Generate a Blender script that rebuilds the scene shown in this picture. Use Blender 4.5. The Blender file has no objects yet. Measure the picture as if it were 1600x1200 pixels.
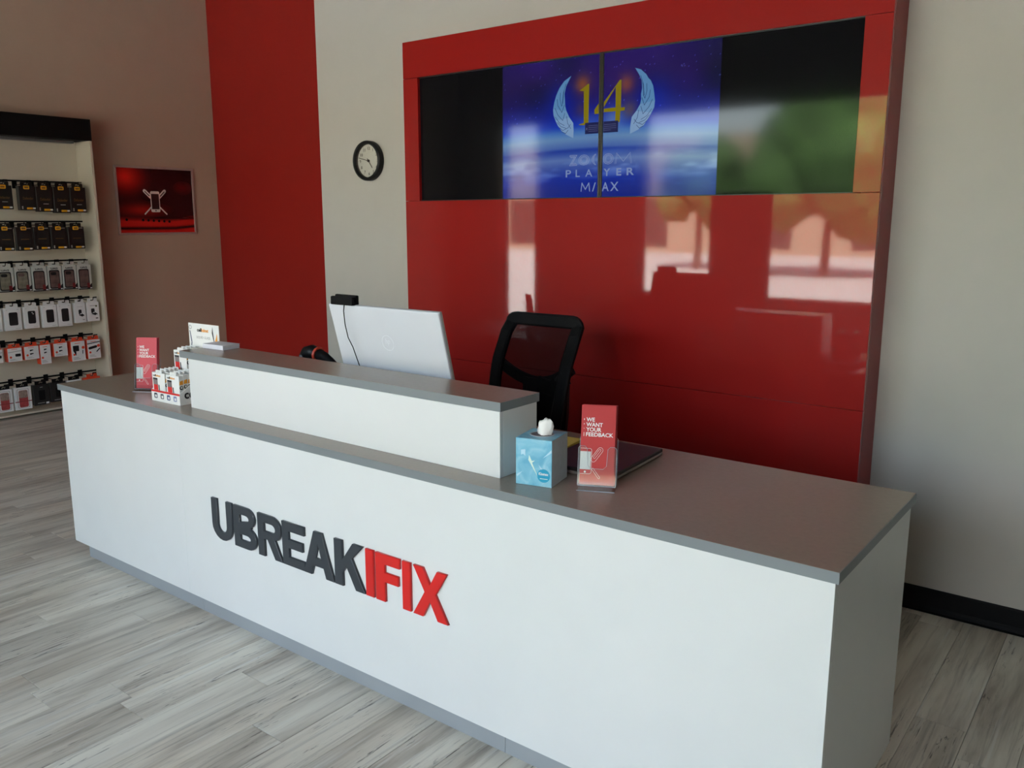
import bpy, bmesh, math, random
import numpy as np
from mathutils import Vector, Matrix

S = bpy.context.scene
COL = S.collection
random.seed(7)
rng = np.random.default_rng(5)
PI = math.pi

# ------------------------------------------------------------------ camera, world, sun, exposure
cam_data = bpy.data.cameras.new('camera')
cam_data.sensor_width = 36.0
cam_data.lens = 36.0 * 1332.85 / 1600.0
cam_data.clip_start = 0.05
cam_data.clip_end = 300
cam = bpy.data.objects.new('camera', cam_data)
COL.objects.link(cam)
YAW, PITCH = 0.6553, 0.1893
cam.location = (0.5382, -1.9649, 1.7138)
cam.rotation_euler = (PI / 2 - PITCH, 0.0, YAW)
S.camera = cam

world = bpy.data.worlds.new('sky')
S.world = world
world.use_nodes = True
wn = world.node_tree
wn.nodes.clear()
w_out = wn.nodes.new('ShaderNodeOutputWorld')
w_bg = wn.nodes.new('ShaderNodeBackground')
w_sky = wn.nodes.new('ShaderNodeTexSky')
w_sky.sky_type = 'NISHITA'
w_sky.sun_disc = False
w_sky.sun_elevation = math.radians(48)
w_sky.sun_rotation = math.radians(25)
w_sky.air_density = 1.0
w_sky.dust_density = 2.5
w_bg.inputs['Strength'].default_value = 1.15
w_hs = wn.nodes.new('ShaderNodeHueSaturation')
w_hs.inputs['Saturation'].default_value = 0.5      # hazy, near white sky
wn.links.new(w_sky.outputs['Color'], w_hs.inputs['Color'])
wn.links.new(w_hs.outputs['Color'], w_bg.inputs['Color'])
wn.links.new(w_bg.outputs['Background'], w_out.inputs['Surface'])

sun_data = bpy.data.lights.new('sun', 'SUN')
sun_data.energy = 34.0
sun_data.angle = math.radians(0.6)
sun_data.color = (1.0, 0.96, 0.92)
sun = bpy.data.objects.new('sun', sun_data)
COL.objects.link(sun)
sun.rotation_euler = (math.radians(-42), 0, math.radians(-25))   # high sun behind the shop: the glazed front is in shade

S.view_settings.view_transform = 'Standard'
S.view_settings.look = 'None'
S.view_settings.exposure = 1.42
S.view_settings.gamma = 1.0
S.view_settings.use_curve_mapping = False
S.cycles.use_denoising = True
S.cycles.sample_clamp_indirect = 12.0
S.cycles.max_bounces = 12
S.cycles.diffuse_bounces = 7
S.cycles.transparent_max_bounces = 24


def portal(name, x0, x1, z0, z1, y):
    d = bpy.data.lights.new(name, 'AREA')
    d.shape = 'RECTANGLE'
    d.size = x1 - x0
    d.size_y = z1 - z0
    d.cycles.is_portal = True
    o = bpy.data.objects.new(name, d)
    o.location = ((x0 + x1) / 2, y, (z0 + z1) / 2)
    o.rotation_euler = (PI / 2, 0, 0)      # shines towards +y, into the shop
    o.rotation_euler = (-PI / 2, 0, PI)
    COL.objects.link(o)


WIN_Y = -4.0
WINDOWS = [(-6.95, -6.35, 0.3, 3.02), (-4.78, -1.05, 0.8, 3.02), (-0.8, 0.9, 0.12, 3.02)]
for w in WINDOWS:
    portal('window_skylight', w[0], w[1], w[2], w[3], WIN_Y - 0.02)


# ------------------------------------------------------------------ materials
def lin(c):
    out = []
    for v in c[:3]:
        v = v / 255.0
        out.append(v / 12.92 if v <= 0.04045 else ((v + 0.055) / 1.055) ** 2.4)
    return tuple(out) + (1.0,)


MATS = {}


def mat(name, rgb, rough=0.5, metal=0.0, spec=0.5, var=0.04, scale=6.0, bump=0.0, bscale=200.0, coat=0.0, coat_rough=0.05, sheen=0.0):
    """A principled material whose colour is varied a little by noise."""
    if name in MATS:
        return MATS[name]
    m = bpy.data.materials.new(name)
    m.use_nodes = True
    t = m.node_tree
    b = t.nodes['Principled BSDF']
    tc = t.nodes.new('ShaderNodeTexCoord')
    nz = t.nodes.new('ShaderNodeTexNoise')
    nz.inputs['Scale'].default_value = scale
    nz.inputs['Detail'].default_value = 3
    t.links.new(tc.outputs['Object'], nz.inputs['Vector'])
    mr = t.nodes.new('ShaderNodeMapRange')
    mr.inputs['From Min'].default_value = 0.3
    mr.inputs['From Max'].default_value = 0.7
    mr.inputs['To Min'].default_value = 1 - var
    mr.inputs['To Max'].default_value = 1 + var
    t.links.new(nz.outputs['Fac'], mr.inputs['Value'])
    mx = t.nodes.new('ShaderNodeMix')
    mx.data_type = 'RGBA'
    mx.blend_type = 'MULTIPLY'
    mx.inputs['Factor'].default_value = 1.0
    mx.inputs['A'].default_value = lin(rgb)
    t.links.new(mr.outputs['Result'], mx.inputs['B'])
    t.links.new(mx.outputs['Result'], b.inputs['Base Color'])
    b.inputs['Roughness'].default_value = rough
    b.inputs['Metallic'].default_value = metal
    b.inputs['Specular IOR Level'].default_value = spec
    b.inputs['Coat Weight'].default_value = coat
    b.inputs['Coat Roughness'].default_value = coat_rough
    if bump:
        n2 = t.nodes.new('ShaderNodeTexNoise')
        n2.inputs['Scale'].default_value = bscale
        n2.inputs['Detail'].default_value = 2
        t.links.new(tc.outputs['Object'], n2.inputs['Vector'])
        bp = t.nodes.new('ShaderNodeBump')
        bp.inputs['Strength'].default_value = bump
        bp.inputs['Distance'].default_value = 0.002
        t.links.new(n2.outputs['Fac'], bp.inputs['Height'])
        t.links.new(bp.outputs['Normal'], b.inputs['Normal'])
    MATS[name] = m
    return m


def thin_clear(name, tint=(0.97, 0.98, 0.98), rough=0.03, base=0.012, edge=0.5):
    """Thin clear sheet: see-through with a mirror sheen that grows at grazing angles."""
    m = bpy.data.materials.new(name)
    m.use_nodes = True
    t = m.node_tree
    t.nodes.clear()
    out = t.nodes.new('ShaderNodeOutputMaterial')
    tr = t.nodes.new('ShaderNodeBsdfTransparent')
    tr.inputs['Color'].default_value = tint + (1,)
    gl = t.nodes.new('ShaderNodeBsdfGlossy')
    gl.inputs['Roughness'].default_value = rough
    lw = t.nodes.new('ShaderNodeLayerWeight')
    lw.inputs['Blend'].default_value = 0.25
    mr = t.nodes.new('ShaderNodeMapRange')
    mr.inputs['To Min'].default_value = base
    mr.inputs['To Max'].default_value = edge
    t.links.new(lw.outputs['Facing'], mr.inputs['Value'])
    mx = t.nodes.new('ShaderNodeMixShader')
    t.links.new(mr.outputs['Result'], mx.inputs['Fac'])
    t.links.new(tr.outputs['BSDF'], mx.inputs[1])
    t.links.new(gl.outputs['BSDF'], mx.inputs[2])
    t.links.new(mx.outputs['Shader'], out.inputs['Surface'])
    return m


def attr_mat(name, emit=0.0, rough=0.1, spec=0.5):
    """Colours read from the mesh's own colour attribute (a printed or lit picture)."""
    m = bpy.data.materials.new(name)
    m.use_nodes = True
    t = m.node_tree
    b = t.nodes['Principled BSDF']
    a = t.nodes.new('ShaderNodeAttribute')
    a.attribute_name = 'picture'
    if emit:
        b.inputs['Base Color'].default_value = (0.004, 0.004, 0.005, 1)
        t.links.new(a.outputs['Color'], b.inputs['Emission Color'])
        b.inputs['Emission Strength'].default_value = emit
    else:
        t.links.new(a.outputs['Color'], b.inputs['Base Color'])
    b.inputs['Roughness'].default_value = rough
    b.inputs['Specular IOR Level'].default_value = spec
    return m


SCREEN = 0.27      # emission that shows as the picture's own colours at this exposure


def lit_mat(name, rgb, emit=SCREEN):
    m = bpy.data.materials.new(name)
    m.use_nodes = True
    b = m.node_tree.nodes['Principled BSDF']
    b.inputs['Base Color'].default_value = (0.004, 0.004, 0.005, 1)
    b.inputs['Emission Color'].default_value = lin(rgb)
    b.inputs['Emission Strength'].default_value = emit
    b.inputs['Roughness'].default_value = 0.07
    b.inputs['Specular IOR Level'].default_value = 0.3
    return m


M_WALL = mat('white_wall_paint', (184, 181, 173), 0.75, var=0.015, bump=0.12, bscale=350)
M_TAN = mat('tan_wall_paint', (184, 160, 139), 0.75, var=0.015, bump=0.12, bscale=350)
M_REDWALL = mat('red_wall_paint', (168, 28, 18), 0.6, var=0.02, bump=0.12, bscale=350)
M_CEIL = mat('ceiling_paint', (150, 147, 140), 0.9)
M_BASE = mat('black_vinyl_base', (9, 9, 10), 0.6, spec=0.2)
M_DARK = mat('dark_shell', (60, 60, 60), 0.9)
M_WHITE = mat('white_laminate', (213, 214, 212), 0.32, var=0.012, bump=0.02, bscale=500)
M_GREY = mat('grey_laminate', (148, 134, 120), 0.27, var=0.03, scale=60, bump=0.03, bscale=900)
M_LITEDGE = mat('window_lit_laminate_edge', (121, 126, 128), 0.35, var=0.02)  # copy of the countertop laminate with bluish window light put into its colour
M_KICK = mat('grey_kick_laminate', (144, 149, 152), 0.3, var=0.02)
M_PANEL = mat('glossy_red_panel', (150, 20, 17), 0.5, spec=0.12, var=0.015, scale=2.0, coat=1.0, coat_rough=0.035)
M_PANELSIDE = mat('red_panel_edge', (140, 40, 38), 0.45)
M_LGREY = mat('charcoal_letter', (52, 56, 61), 0.35)
M_LRED = mat('red_letter', (208, 30, 26), 0.3)
M_BLACK = mat('black_plastic', (12, 12, 13), 0.45, spec=0.3)
M_MATTBLACK = mat('matt_black', (10, 9, 9), 0.7, spec=0.2)
M_BOXDARK = mat('dark_display_board', (46, 40, 38), 0.7)
M_SHELFWHITE = mat('shelf_white', (205, 195, 175), 0.55, var=0.015)
M_HEADER = mat('black_header', (13, 12, 11), 0.7, spec=0.2)
M_STEEL = mat('brushed_aluminium', (186, 174, 166), 0.35, metal=0.35)
M_PAPER = mat('white_card', (228, 228, 226), 0.6)
M_DIMPAPER = mat('grey_card', (176, 176, 172), 0.6)
M_INK = mat('black_ink', (20, 20, 22), 0.5)
M_YEL = mat('yellow_print', (222, 160, 30), 0.5)
M_GOLD = mat('dull_gold_print', (120, 88, 40), 0.5)
M_ORANGE = mat('orange_red_card', (226, 74, 40), 0.5)
M_REDPRINT = mat('red_print', (206, 36, 34), 0.5)
M_PINK = mat('pink_case', (170, 70, 70), 0.4, var=0.25, scale=40)
M_SHOWN = mat('brown_phone_case', (104, 82, 76), 0.35, var=0.3, scale=25)
M_LEAFLET = mat('red_leaflet', (176, 36, 38), 0.5, spec=0.3, var=0.02)
M_PINKLEAF = mat('pale_red_leaflet', (196, 72, 82), 0.5, spec=0.3, var=0.02)
M_LEAFGREY = mat('grey_leaflet_print', (190, 196, 196), 0.4)
M_ORANGE2 = mat('amber_print', (224, 150, 40), 0.5)
M_CLEAR = thin_clear('clear_acrylic')
M_GLASS = thin_clear('window_glass', (0.93, 0.95, 0.94), 0.0, 0.04, 0.5)
M_ALU = mat('dark_window_frame', (60, 58, 55), 0.45, metal=0.4)
M_SCREENBLACK = mat('screen_black', (6, 6, 7), 0.12)


def plank_material():
    m = bpy.data.materials.new('weathered_vinyl_plank')
    m.use_nodes = True
    t = m.node_tree
    N, L = t.nodes.new, t.links.new
    b = t.nodes['Principled BSDF']
    tc = N('ShaderNodeTexCoord')
    oi = N('ShaderNodeObjectInfo')
    mul = N('ShaderNodeMath'); mul.operation = 'MULTIPLY'; mul.inputs[1].default_value = 37.0
    L(oi.outputs['Random'], mul.inputs[0])
    comb = N('ShaderNodeCombineXYZ')
    L(mul.outputs[0], comb.inputs[0]); L(mul.outputs[0], comb.inputs[1])
    add = N('ShaderNodeVectorMath'); add.operation = 'ADD'
    L(tc.outputs['Object'], add.inputs[0]); L(comb.outputs[0], add.inputs[1])

    def noise(sx, sy, scale, detail, rough=0.6, dist=0.0):
        mp = N('ShaderNodeMapping'); mp.inputs['Scale'].default_value = (sx, sy, 1)
        L(add.outputs[0], mp.inputs['Vector'])
        n = N('ShaderNodeTexNoise'); n.inputs['Scale'].default_value = scale
        n.inputs['Detail'].default_value = detail; n.inputs['Roughness'].default_value = rough
        n.inputs['Distortion'].default_value = dist
        L(mp.outputs[0], n.inputs['Vector'])
        return n.outputs['Fac']

    def ramp(src, pts):
        r = N('ShaderNodeValToRGB')
        e = r.color_ramp.elements
        e[0].position, e[0].color = pts[0][0], lin(pts[0][1])
        e[1].position, e[1].color = pts[-1][0], lin(pts[-1][1])
        for p, c in pts[1:-1]:
            k = e.new(p); k.color = lin(c)
        L(src, r.inputs['Fac'])
        return r.outputs['Color']

    def mix(a, bb, fac, mode='MIX'):
        x = N('ShaderNodeMix'); x.data_type = 'RGBA'; x.blend_type = mode
        L(a, x.inputs['A'])
        if isinstance(bb, tuple):
            x.inputs['B'].default_value = bb
        else:
            L(bb, x.inputs['B'])
        if isinstance(fac, float):
            x.inputs['Factor'].default_value = fac
        else:
            L(fac, x.inputs['Factor'])
        return x.outputs['Result']

    def rng_(src, a, bb, c, d):
        r = N('ShaderNodeMapRange')
        r.inputs['From Min'].default_value, r.inputs['From Max'].default_value = a, bb
        r.inputs['To Min'].default_value, r.inputs['To Max'].default_value = c, d
        L(src, r.inputs['Value'])
        return r.outputs['Result']

    broad = noise(9, 1.1, 1.0, 4, 0.6, 0.4)
    col = ramp(broad, [(0.30, (158, 148, 135)), (0.42, (190, 183, 169)), (0.54, (210, 204, 190)), (0.74, (224, 220, 206))])
    streak = noise(45, 1.7, 1.0, 6, 0.62, 0.6)
    col = mix(col, (0.17, 0.15, 0.13, 1), rng_(streak, 0.52, 0.72, 0.0, 0.55))
    pale = noise(40, 1.5, 1.0, 4, 0.6, 0.3)
    col = mix(col, (0.68, 0.68, 0.64, 1), rng_(pale, 0.58, 0.7, 0.0, 0.6))
    fleck = noise(90, 7, 1.0, 3, 0.7, 0.9)
    gate = noise(4, 1.2, 1.0, 2)
    f1 = rng_(fleck, 0.585, 0.66, 0.0, 0.8)
    g1 = rng_(gate, 0.46, 0.58, 0.0, 1.0)
    fm = N('ShaderNodeMath'); fm.operation = 'MULTIPLY'; L(f1, fm.inputs[0]); L(g1, fm.inputs[1])
    col = mix(col, (0.075, 0.065, 0.06, 1), fm.outputs[0])
    tone = noise(2, 0.7, 1.0, 2)
    col = mix(col, (0.93, 0.80, 0.68, 1), rng_(tone, 0.5, 0.75, 0.0, 0.45), 'MULTIPLY')
    br = rng_(oi.outputs['Random'], 0.0, 1.0, 0.86, 1.08)
    cb = N('ShaderNodeCombineXYZ')
    for i in range(3):
        L(br, cb.inputs[i])
    col = mix(col, cb.outputs[0], 1.0, 'MULTIPLY')
    L(col, b.inputs['Base Color'])
    b.inputs['Roughness'].default_value = 0.42
    b.inputs['Specular IOR Level'].default_value = 0.5
    bp = N('ShaderNodeBump'); bp.inputs['Strength'].default_value = 0.12; bp.inputs['Distance'].default_value = 0.001
    L(streak, bp.inputs['Height']); L(bp.outputs['Normal'], b.inputs['Normal'])
    return m


M_PLANK = plank_material()


# ------------------------------------------------------------------ mesh helpers
def box(bm, x0, x1, y0, y1, z0, z1, bev=0.0, seg=2, M=None):
    r = bmesh.ops.create_cube(bm, size=1.0)
    vs = r['verts']
    for v in vs:
        v.co = Vector(((x0 + x1) / 2 + v.co.x * (x1 - x0), (y0 + y1) / 2 + v.co.y * (y1 - y0), (z0 + z1) / 2 + v.co.z * (z1 - z0)))
    if bev > 0:
        es = list({e for v in vs for e in v.link_edges})
        g = bmesh.ops.bevel(bm, geom=es, offset=bev, segments=seg, affect='EDGES', profile=0.6)
        vs = list({v for f in g['faces'] for v in f.verts} | {v for v in vs if v.is_valid})
    if M is not None:
        bmesh.ops.transform(bm, matrix=M, verts=vs)
    return vs


def tube(bm, pts, r, n=8, cap=True):
    """A round bar along the points; r may be a list."""
    pts = [Vector(p) for p in pts]
    rings = []
    for i, p in enumerate(pts):
        a = pts[max(i - 1, 0)]
        c = pts[min(i + 1, len(pts) - 1)]
        d = (c - a).normalized()
        up = Vector((0, 0, 1)) if abs(d.z) < 0.9 else Vector((1, 0, 0))
        s = d.cross(up).normalized()
        u = s.cross(d)
        rr = r[i] if isinstance(r, (list, tuple)) else r
        rings.append([bm.verts.new(p + (s * math.cos(k * 2 * PI / n) + u * math.sin(k * 2 * PI / n)) * rr) for k in range(n)])
    for a, c in zip(rings, rings[1:]):
        for k in range(n):
            bm.faces.new((a[k], a[(k + 1) % n], c[(k + 1) % n], c[k]))
    if cap:
        bm.faces.new(rings[0][::-1])
        bm.faces.new(rings[-1])


def lathe(bm, prof, n=32, axis='z', c=(0, 0, 0)):
    """Revolve (radius, height) pairs; closed at radius 0."""
    rings = []
    for (r, h) in prof:
        ring = []
        for k in range(n):
            a = 2 * PI * k / n
            p = (r * math.cos(a), r * math.sin(a), h)
            if axis == 'y':
                p = (r * math.cos(a), -h, r * math.sin(a))
            ring.append(bm.verts.new((p[0] + c[0], p[1] + c[1], p[2] + c[2])))
            if r == 0:
                break
        rings.append(ring)
    for a, b in zip(rings, rings[1:]):
        for k in range(n):
            i, j = k, (k + 1) % n
            va = [a[0]] if len(a) == 1 else [a[i], a[j]]
            vb = [b[0]] if len(b) == 1 else [b[j], b[i]]
            if len(va) + len(vb) >= 3:
                bm.faces.new(va + vb)


def link(name, me, material, parent=None):
    o = bpy.data.objects.new(name, me)
    COL.objects.link(o)
    if material is not None:
        me.materials.clear()
        me.materials.append(material)
    if parent is not None:
        o.parent = parent
    return o


def obj(name, bm, material, parent=None, smooth=False):
    bmesh.ops.recalc_face_normals(bm, faces=bm.faces)
    me = bpy.data.meshes.new(name)
    bm.to_mesh(me)
    bm.free()
    if smooth:
        me.polygons.foreach_set('use_smooth', [True] * len(me.polygons))
    return link(name, me, material, parent)


def bx(name, material, parent, *a, **k):
    bm = bmesh.new()
    box(bm, *a, **k)
    return obj(name, bm, material, parent)


def tag(o, label, cat, group=None):
    o['label'] = label
    o['category'] = cat
    if group:
        o['group'] = group
    return o


def thing(name, label, cat, loc=(0, 0, 0), rz=0.0, group=None):
    o = bpy.data.objects.new(name, None)
    o.empty_display_size = 0.05
    COL.objects.link(o)
    o.location = loc
    o.rotation_euler = (0, 0, rz)
    return tag(o, label, cat, group)


def struct(o):
    o['kind'] = 'structure'
    return o


def copy_tree(o, parent=None):
    c = o.copy()
    COL.objects.link(c)
    if parent is not None:
        c.parent = parent
    for ch in list(o.children):
        copy_tree(ch, c)
    return c


FRONT = Matrix(((1, 0, 0, 0), (0, 0, -1, 0), (0, 1, 0, 0), (0, 0, 0, 1)))   # drawing plane -> upright, facing local -y


def curve_mesh(loops, ext, bevel=0.0):
    cu = bpy.data.curves.new('outline', 'CURVE')
    cu.dimensions = '2D'
    cu.fill_mode = 'BOTH'
    cu.extrude = ext
    for lp in loops:
        s = cu.splines.new('POLY')
        s.points.add(len(lp) - 1)
        for p, q in zip(s.points, lp):
            p.co = (q[0], q[1], 0, 1)
        s.use_cyclic_u = True
    o = bpy.data.objects.new('outline', cu)
    me = bpy.data.meshes.new_from_object(o)
    bpy.data.objects.remove(o)
    bpy.data.curves.remove(cu)
    if bevel:                                   # chamfer the rim of the front face
        bm = bmesh.new()
        bm.from_mesh(me)
        bmesh.ops.remove_doubles(bm, verts=bm.verts, dist=1e-5)
        bmesh.ops.recalc_face_normals(bm, faces=bm.faces)
        bm.normal_update()
        es = [e for e in bm.edges if all(v.co.z > ext - 1e-5 for v in e.verts) and len(e.link_faces) == 2 and abs(e.link_faces[0].normal.z - e.link_faces[1].normal.z) > 0.5]
        bmesh.ops.bevel(bm, geom=es, offset=bevel, segments=1, affect='EDGES', clamp_overlap=True)
        bm.to_mesh(me)
        bm.free()
    return me


def decal(name, loops, material, parent, y=0.0, ext=0.0003, M=None, bevel=0.0):
    """A flat shape drawn in (x, z), standing at local depth y and facing -y."""
    me = curve_mesh(loops, ext, bevel)
    me.transform(Matrix.Translation((0, y - ext, 0)) @ FRONT if M is None else M @ Matrix.Translation((0, y - ext, 0)) @ FRONT)
    return link(name, me, material, parent)


def text_mesh(s, size, bold=0.0, ext=0.0003, align='LEFT', outline=0.0, sx=1.0, shear=0.0, space=1.0):
    cu = bpy.data.curves.new('text', 'FONT')
    cu.body = s
    cu.size = size
    cu.align_x = align
    cu.shear = shear
    cu.space_character = space
    if outline:
        cu.fill_mode = 'NONE'
        cu.bevel_depth = outline
        cu.bevel_resolution = 0
        cu.resolution_u = 3
    else:
        cu.offset = bold
        cu.extrude = ext
        cu.resolution_u = 3
    o = bpy.data.objects.new('text', cu)
    me = bpy.data.meshes.new_from_object(o)
    bpy.data.objects.remove(o)
    bpy.data.curves.remove(cu)
    me.transform(Matrix.Scale(sx, 4, (1, 0, 0)))
    return me


def text(name, s, size, x, z, material, parent, y=0.0, M=None, fit=None, ext=0.0003, **k):
    """Upright lettering facing -y, its left end and baseline at (x, z); fit = (width, cap height) rescales it."""
    me = text_mesh(s, size, ext=ext, **k)
    if fit:
        n = len(me.vertices)
        co = np.empty(n * 3, np.float32)
        me.vertices.foreach_get('co', co)
        co = co.reshape(-1, 3)
        lo, hi = co.min(0), co.max(0)
        co[:, 0] = (co[:, 0] - lo[0]) / (hi[0] - lo[0]) * fit[0]
        co[:, 1] = (co[:, 1] - lo[1]) / (hi[1] - lo[1]) * fit[1]
        me.vertices.foreach_set('co', co.ravel())
    T = Matrix.Translation((x, y - ext, z)) @ FRONT
    me.transform(T if M is None else M @ T)
    return link(name, me, material, parent)


def rect(x0, x1, z0, z1):
    return [(x0, z0), (x1, z0), (x1, z1), (x0, z1)]


def rrect(x0, x1, z0, z1, r, n=4):
    out = []
    for cx, cz, a0 in ((x1 - r, z0 + r, -PI / 2), (x1 - r, z1 - r, 0), (x0 + r, z1 - r, PI / 2), (x0 + r, z0 + r, PI)):
        for k in range(n + 1):
            a = a0 + PI / 2 * k / n
            out.append((cx + r * math.cos(a), cz + r * math.sin(a)))
    return out


def circ(cx, cz, r, n=20):
    return [(cx + r * math.cos(2 * PI * k / n), cz + r * math.sin(2 * PI * k / n)) for k in range(n)]


def capsule(ax, az, bx_, bz, r, n=6):
    a = math.atan2(bz - az, bx_ - ax)
    out = [(bx_ + r * math.cos(a - PI / 2 + PI * k / n), bz + r * math.sin(a - PI / 2 + PI * k / n)) for k in range(n + 1)]
    out += [(ax + r * math.cos(a + PI / 2 + PI * k / n), az + r * math.sin(a + PI / 2 + PI * k / n)) for k in range(n + 1)]
    return out


def picture_grid(name, x0, x1, z0, z1, nx, nz, fn, material, parent, y):
    """A flat picture: a fine grid facing -y whose vertices carry the colours of fn(x, z)."""
    xs = np.linspace(x0, x1, nx)
    zs = np.linspace(z0, z1, nz)
    X, Z = np.meshgrid(xs, zs)
    co = np.stack([X, np.full_like(X, y), Z], -1).reshape(-1, 3)
    idx = np.arange(nx * nz).reshape(nz, nx)
    f = np.stack([idx[:-1, :-1], idx[:-1, 1:], idx[1:, 1:], idx[1:, :-1]], -1).reshape(-1, 4)
    me = bpy.data.meshes.new(name)
    me.from_pydata(co.tolist(), [], f.tolist())
    rgb = fn(X, Z).reshape(-1, 3)
    rgb = np.clip(rgb, 0, 255) / 255.0
    rgb = np.where(rgb <= 0.04045, rgb / 12.92, ((rgb + 0.055) / 1.055) ** 2.4)
    a = me.color_attributes.new('picture', 'FLOAT_COLOR', 'POINT')
    a.data.foreach_set('color', np.concatenate([rgb, np.ones((len(rgb), 1))], 1).astype(np.float32).ravel())
    return link(name, me, material, parent)


# ------------------------------------------------------------------ the room
XL, XR = -7.72, 4.2            # left wall, right wall
YB, YA = 1.979, 3.57           # back wall, alcove wall
XA = -4.132                    # where the back wall steps back into the alcove
ZC = 4.3

sub = struct(bx('floor', M_DARK, None, XL - 0.15, XR + 0.15, WIN_Y - 0.15, YA + 0.15, -0.2, -0.006))

R_, F_ = Vector((math.cos(YAW), math.sin(YAW), 0)), Vector((-math.sin(YAW) * math.cos(PITCH), math.cos(YAW) * math.cos(PITCH), -math.sin(PITCH)))
U_ = R_.cross(F_)


def seen_share(x0, x1, y0, y1):
    """Rough share of the frame a plank covers: samples inside the frame, weighted by size."""
    n = 0.0
    for i in range(3):
        for j in range(7):
            p = Vector((x0 + (x1 - x0) * (i + .5) / 3, y0 + (y1 - y0) * (j + .5) / 7, 0)) - cam.location
            d = p.dot(F_)
            if d < 0.3:
                continue
            u, v = 1332.85 * p.dot(R_) / d, 1332.85 * p.dot(U_) / d
            q = p + cam.location
            if abs(u) < 860 and abs(v) < 660 and not (-3.7 < q.x < -0.1 and 0.05 < q.y < 0.7):
                n += 1.0 / d ** 3
    return n * (x1 - x0) * (y1 - y0)


PW, PL = 0.1642, 1.22
KNOWN = {-2.30: -0.60, -2.136: -0.20, -2.957: -0.19, -3.285: -0.457, -2.793: -0.73, -4.92: 0.13}
planks = []
x = -2.4645 - PW * 33
while x < XR:
    x0, x1 = max(x, XL), min(x + PW, XR)
    if x1 - x0 > 0.01:
        off = next((v for k, v in KNOWN.items() if abs(k - x) < 0.04), random.uniform(0, PL))
        y = off - PL * 12
        top = YA if x0 < XA else YB
        while y < top:
            y0, y1 = max(y, WIN_Y), min(y + PL, top)
            if y1 - y0 > 0.01:
                planks.append((seen_share(x0, x1, y0, y1), x0, x1, y0, y1))
            y += PL
    x += PW
planks.sort(reverse=True)
G = 0.0006
rest = bmesh.new()
for k, (sh, x0, x1, y0, y1) in enumerate(planks):
    if k < 290 and sh > 0:
        cx, cy = (x0 + x1) / 2, (y0 + y1) / 2
        bm = bmesh.new()
        a, b = (x1 - x0) / 2 - G, (y1 - y0) / 2 - G
        c = 0.0012
        lo = [bm.verts.new((sx * a, sy * b, -0.006)) for sx, sy in ((-1, -1), (1, -1), (1, 1), (-1, 1))]
        mi = [bm.verts.new((sx * a, sy * b, -c)) for sx, sy in ((-1, -1), (1, -1), (1, 1), (-1, 1))]
        hi = [bm.verts.new((sx * (a - c), sy * (b - c), 0)) for sx, sy in ((-1, -1), (1, -1), (1, 1), (-1, 1))]
        for p, q in ((lo, mi), (mi, hi)):
            for i in range(4):
                bm.faces.new((p[i], p[(i + 1) % 4], q[(i + 1) % 4], q[i]))
        bm.faces.new(hi)
        o = obj('plank', bm, M_PLANK, sub)
        o.location = (cx, cy, 0)
    else:
        box(rest, x0 + G, x1 - G, y0 + G, y1 - G, -0.006, 0)
o = obj('floor_planks', rest, M_PLANK, sub)
o['kind'] = 'stuff'

struct(bx('ceiling', M_CEIL, None, XL - 0.15, XR + 0.15, WIN_Y - 0.15, YA + 0.15, ZC, ZC + 0.2))
struct(bx('wall_left', M_TAN, None, XL - 0.15, XL, WIN_Y - 0.15, YA + 0.15, -0.006, ZC))
struct(bx('wall_alcove', M_REDWALL, None, XL, XA, YA, YA + 0.15, -0.006, ZC))
struct(bx('wall_back', M_WALL, None, XA, XR + 0.15, YB, YA + 0.15, -0.006, ZC))
struct(bx('wall_right', M_WALL, None, XR, XR + 0.15, WIN_Y - 0.15, YB, -0.006, ZC))

bm = bmesh.new()
xs = [XL - 0.15] + [v for w in WINDOWS for v in w[:2]] + [XR + 0.15]
for i in range(0, len(xs), 2):
    box(bm, xs[i], xs[i + 1], WIN_Y - 0.15, WIN_Y, -0.006, ZC)
for (a, b, c, d) in WINDOWS:
    box(bm, a, b, WIN_Y - 0.15, WIN_Y, -0.006, c)
    box(bm, a, b, WIN_Y - 0.15, WIN_Y, d, ZC)
struct(obj('wall_front', bm, M_WALL))

for n, (a, b, c, d) in enumerate(WINDOWS):
    bm = bmesh.new()
    t = 0.05
    box(bm, a, b, WIN_Y - 0.11, WIN_Y - 0.03, c, c + t, 0.004)
    box(bm, a, b, WIN_Y - 0.11, WIN_Y - 0.03, d - t, d, 0.004)
    box(bm, a, a + t, WIN_Y - 0.11, WIN_Y - 0.03, c + t, d - t, 0.004)
    box(bm, b - t, b, WIN_Y - 0.11, WIN_Y - 0.03, c + t, d - t, 0.004)
    if n == 2:
        box(bm, 0.03, 0.08, WIN_Y - 0.11, WIN_Y - 0.03, c + t, d - t, 0.004)
    w = struct(obj('window_%d' % (n + 1), bm, M_ALU))
    bx('pane', M_GLASS, w, a + t, b - t, WIN_Y - 0.073, WIN_Y - 0.067, c + t, d - t)


def baseboard(name, pts, inward):
    """Cove base: flat face, rounded top, toe that curves out on to the floor."""
    prof = [(0.0, 0.11), (0.003, 0.109), (0.004, 0.10), (0.004, 0.03), (0.006, 0.018), (0.012, 0.007), (0.02, 0.002), (0.02, 0.0), (0.0, 0.0)]
    bm = bmesh.new()
    rings = []
    for p in pts:
        rings.append([bm.verts.new((p[0] + inward[0] * u, p[1] + inward[1] * u, h)) for u, h in prof])
    n = len(prof)
    for k in range(n):
        bm.faces.new((rings[0][k], rings[0][(k + 1) % n], rings[1][(k + 1) % n], rings[1][k]))
    bm.faces.new(rings[0]); bm.faces.new(rings[1][::-1])
    return struct(obj(name, bm, M_BASE))


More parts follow.
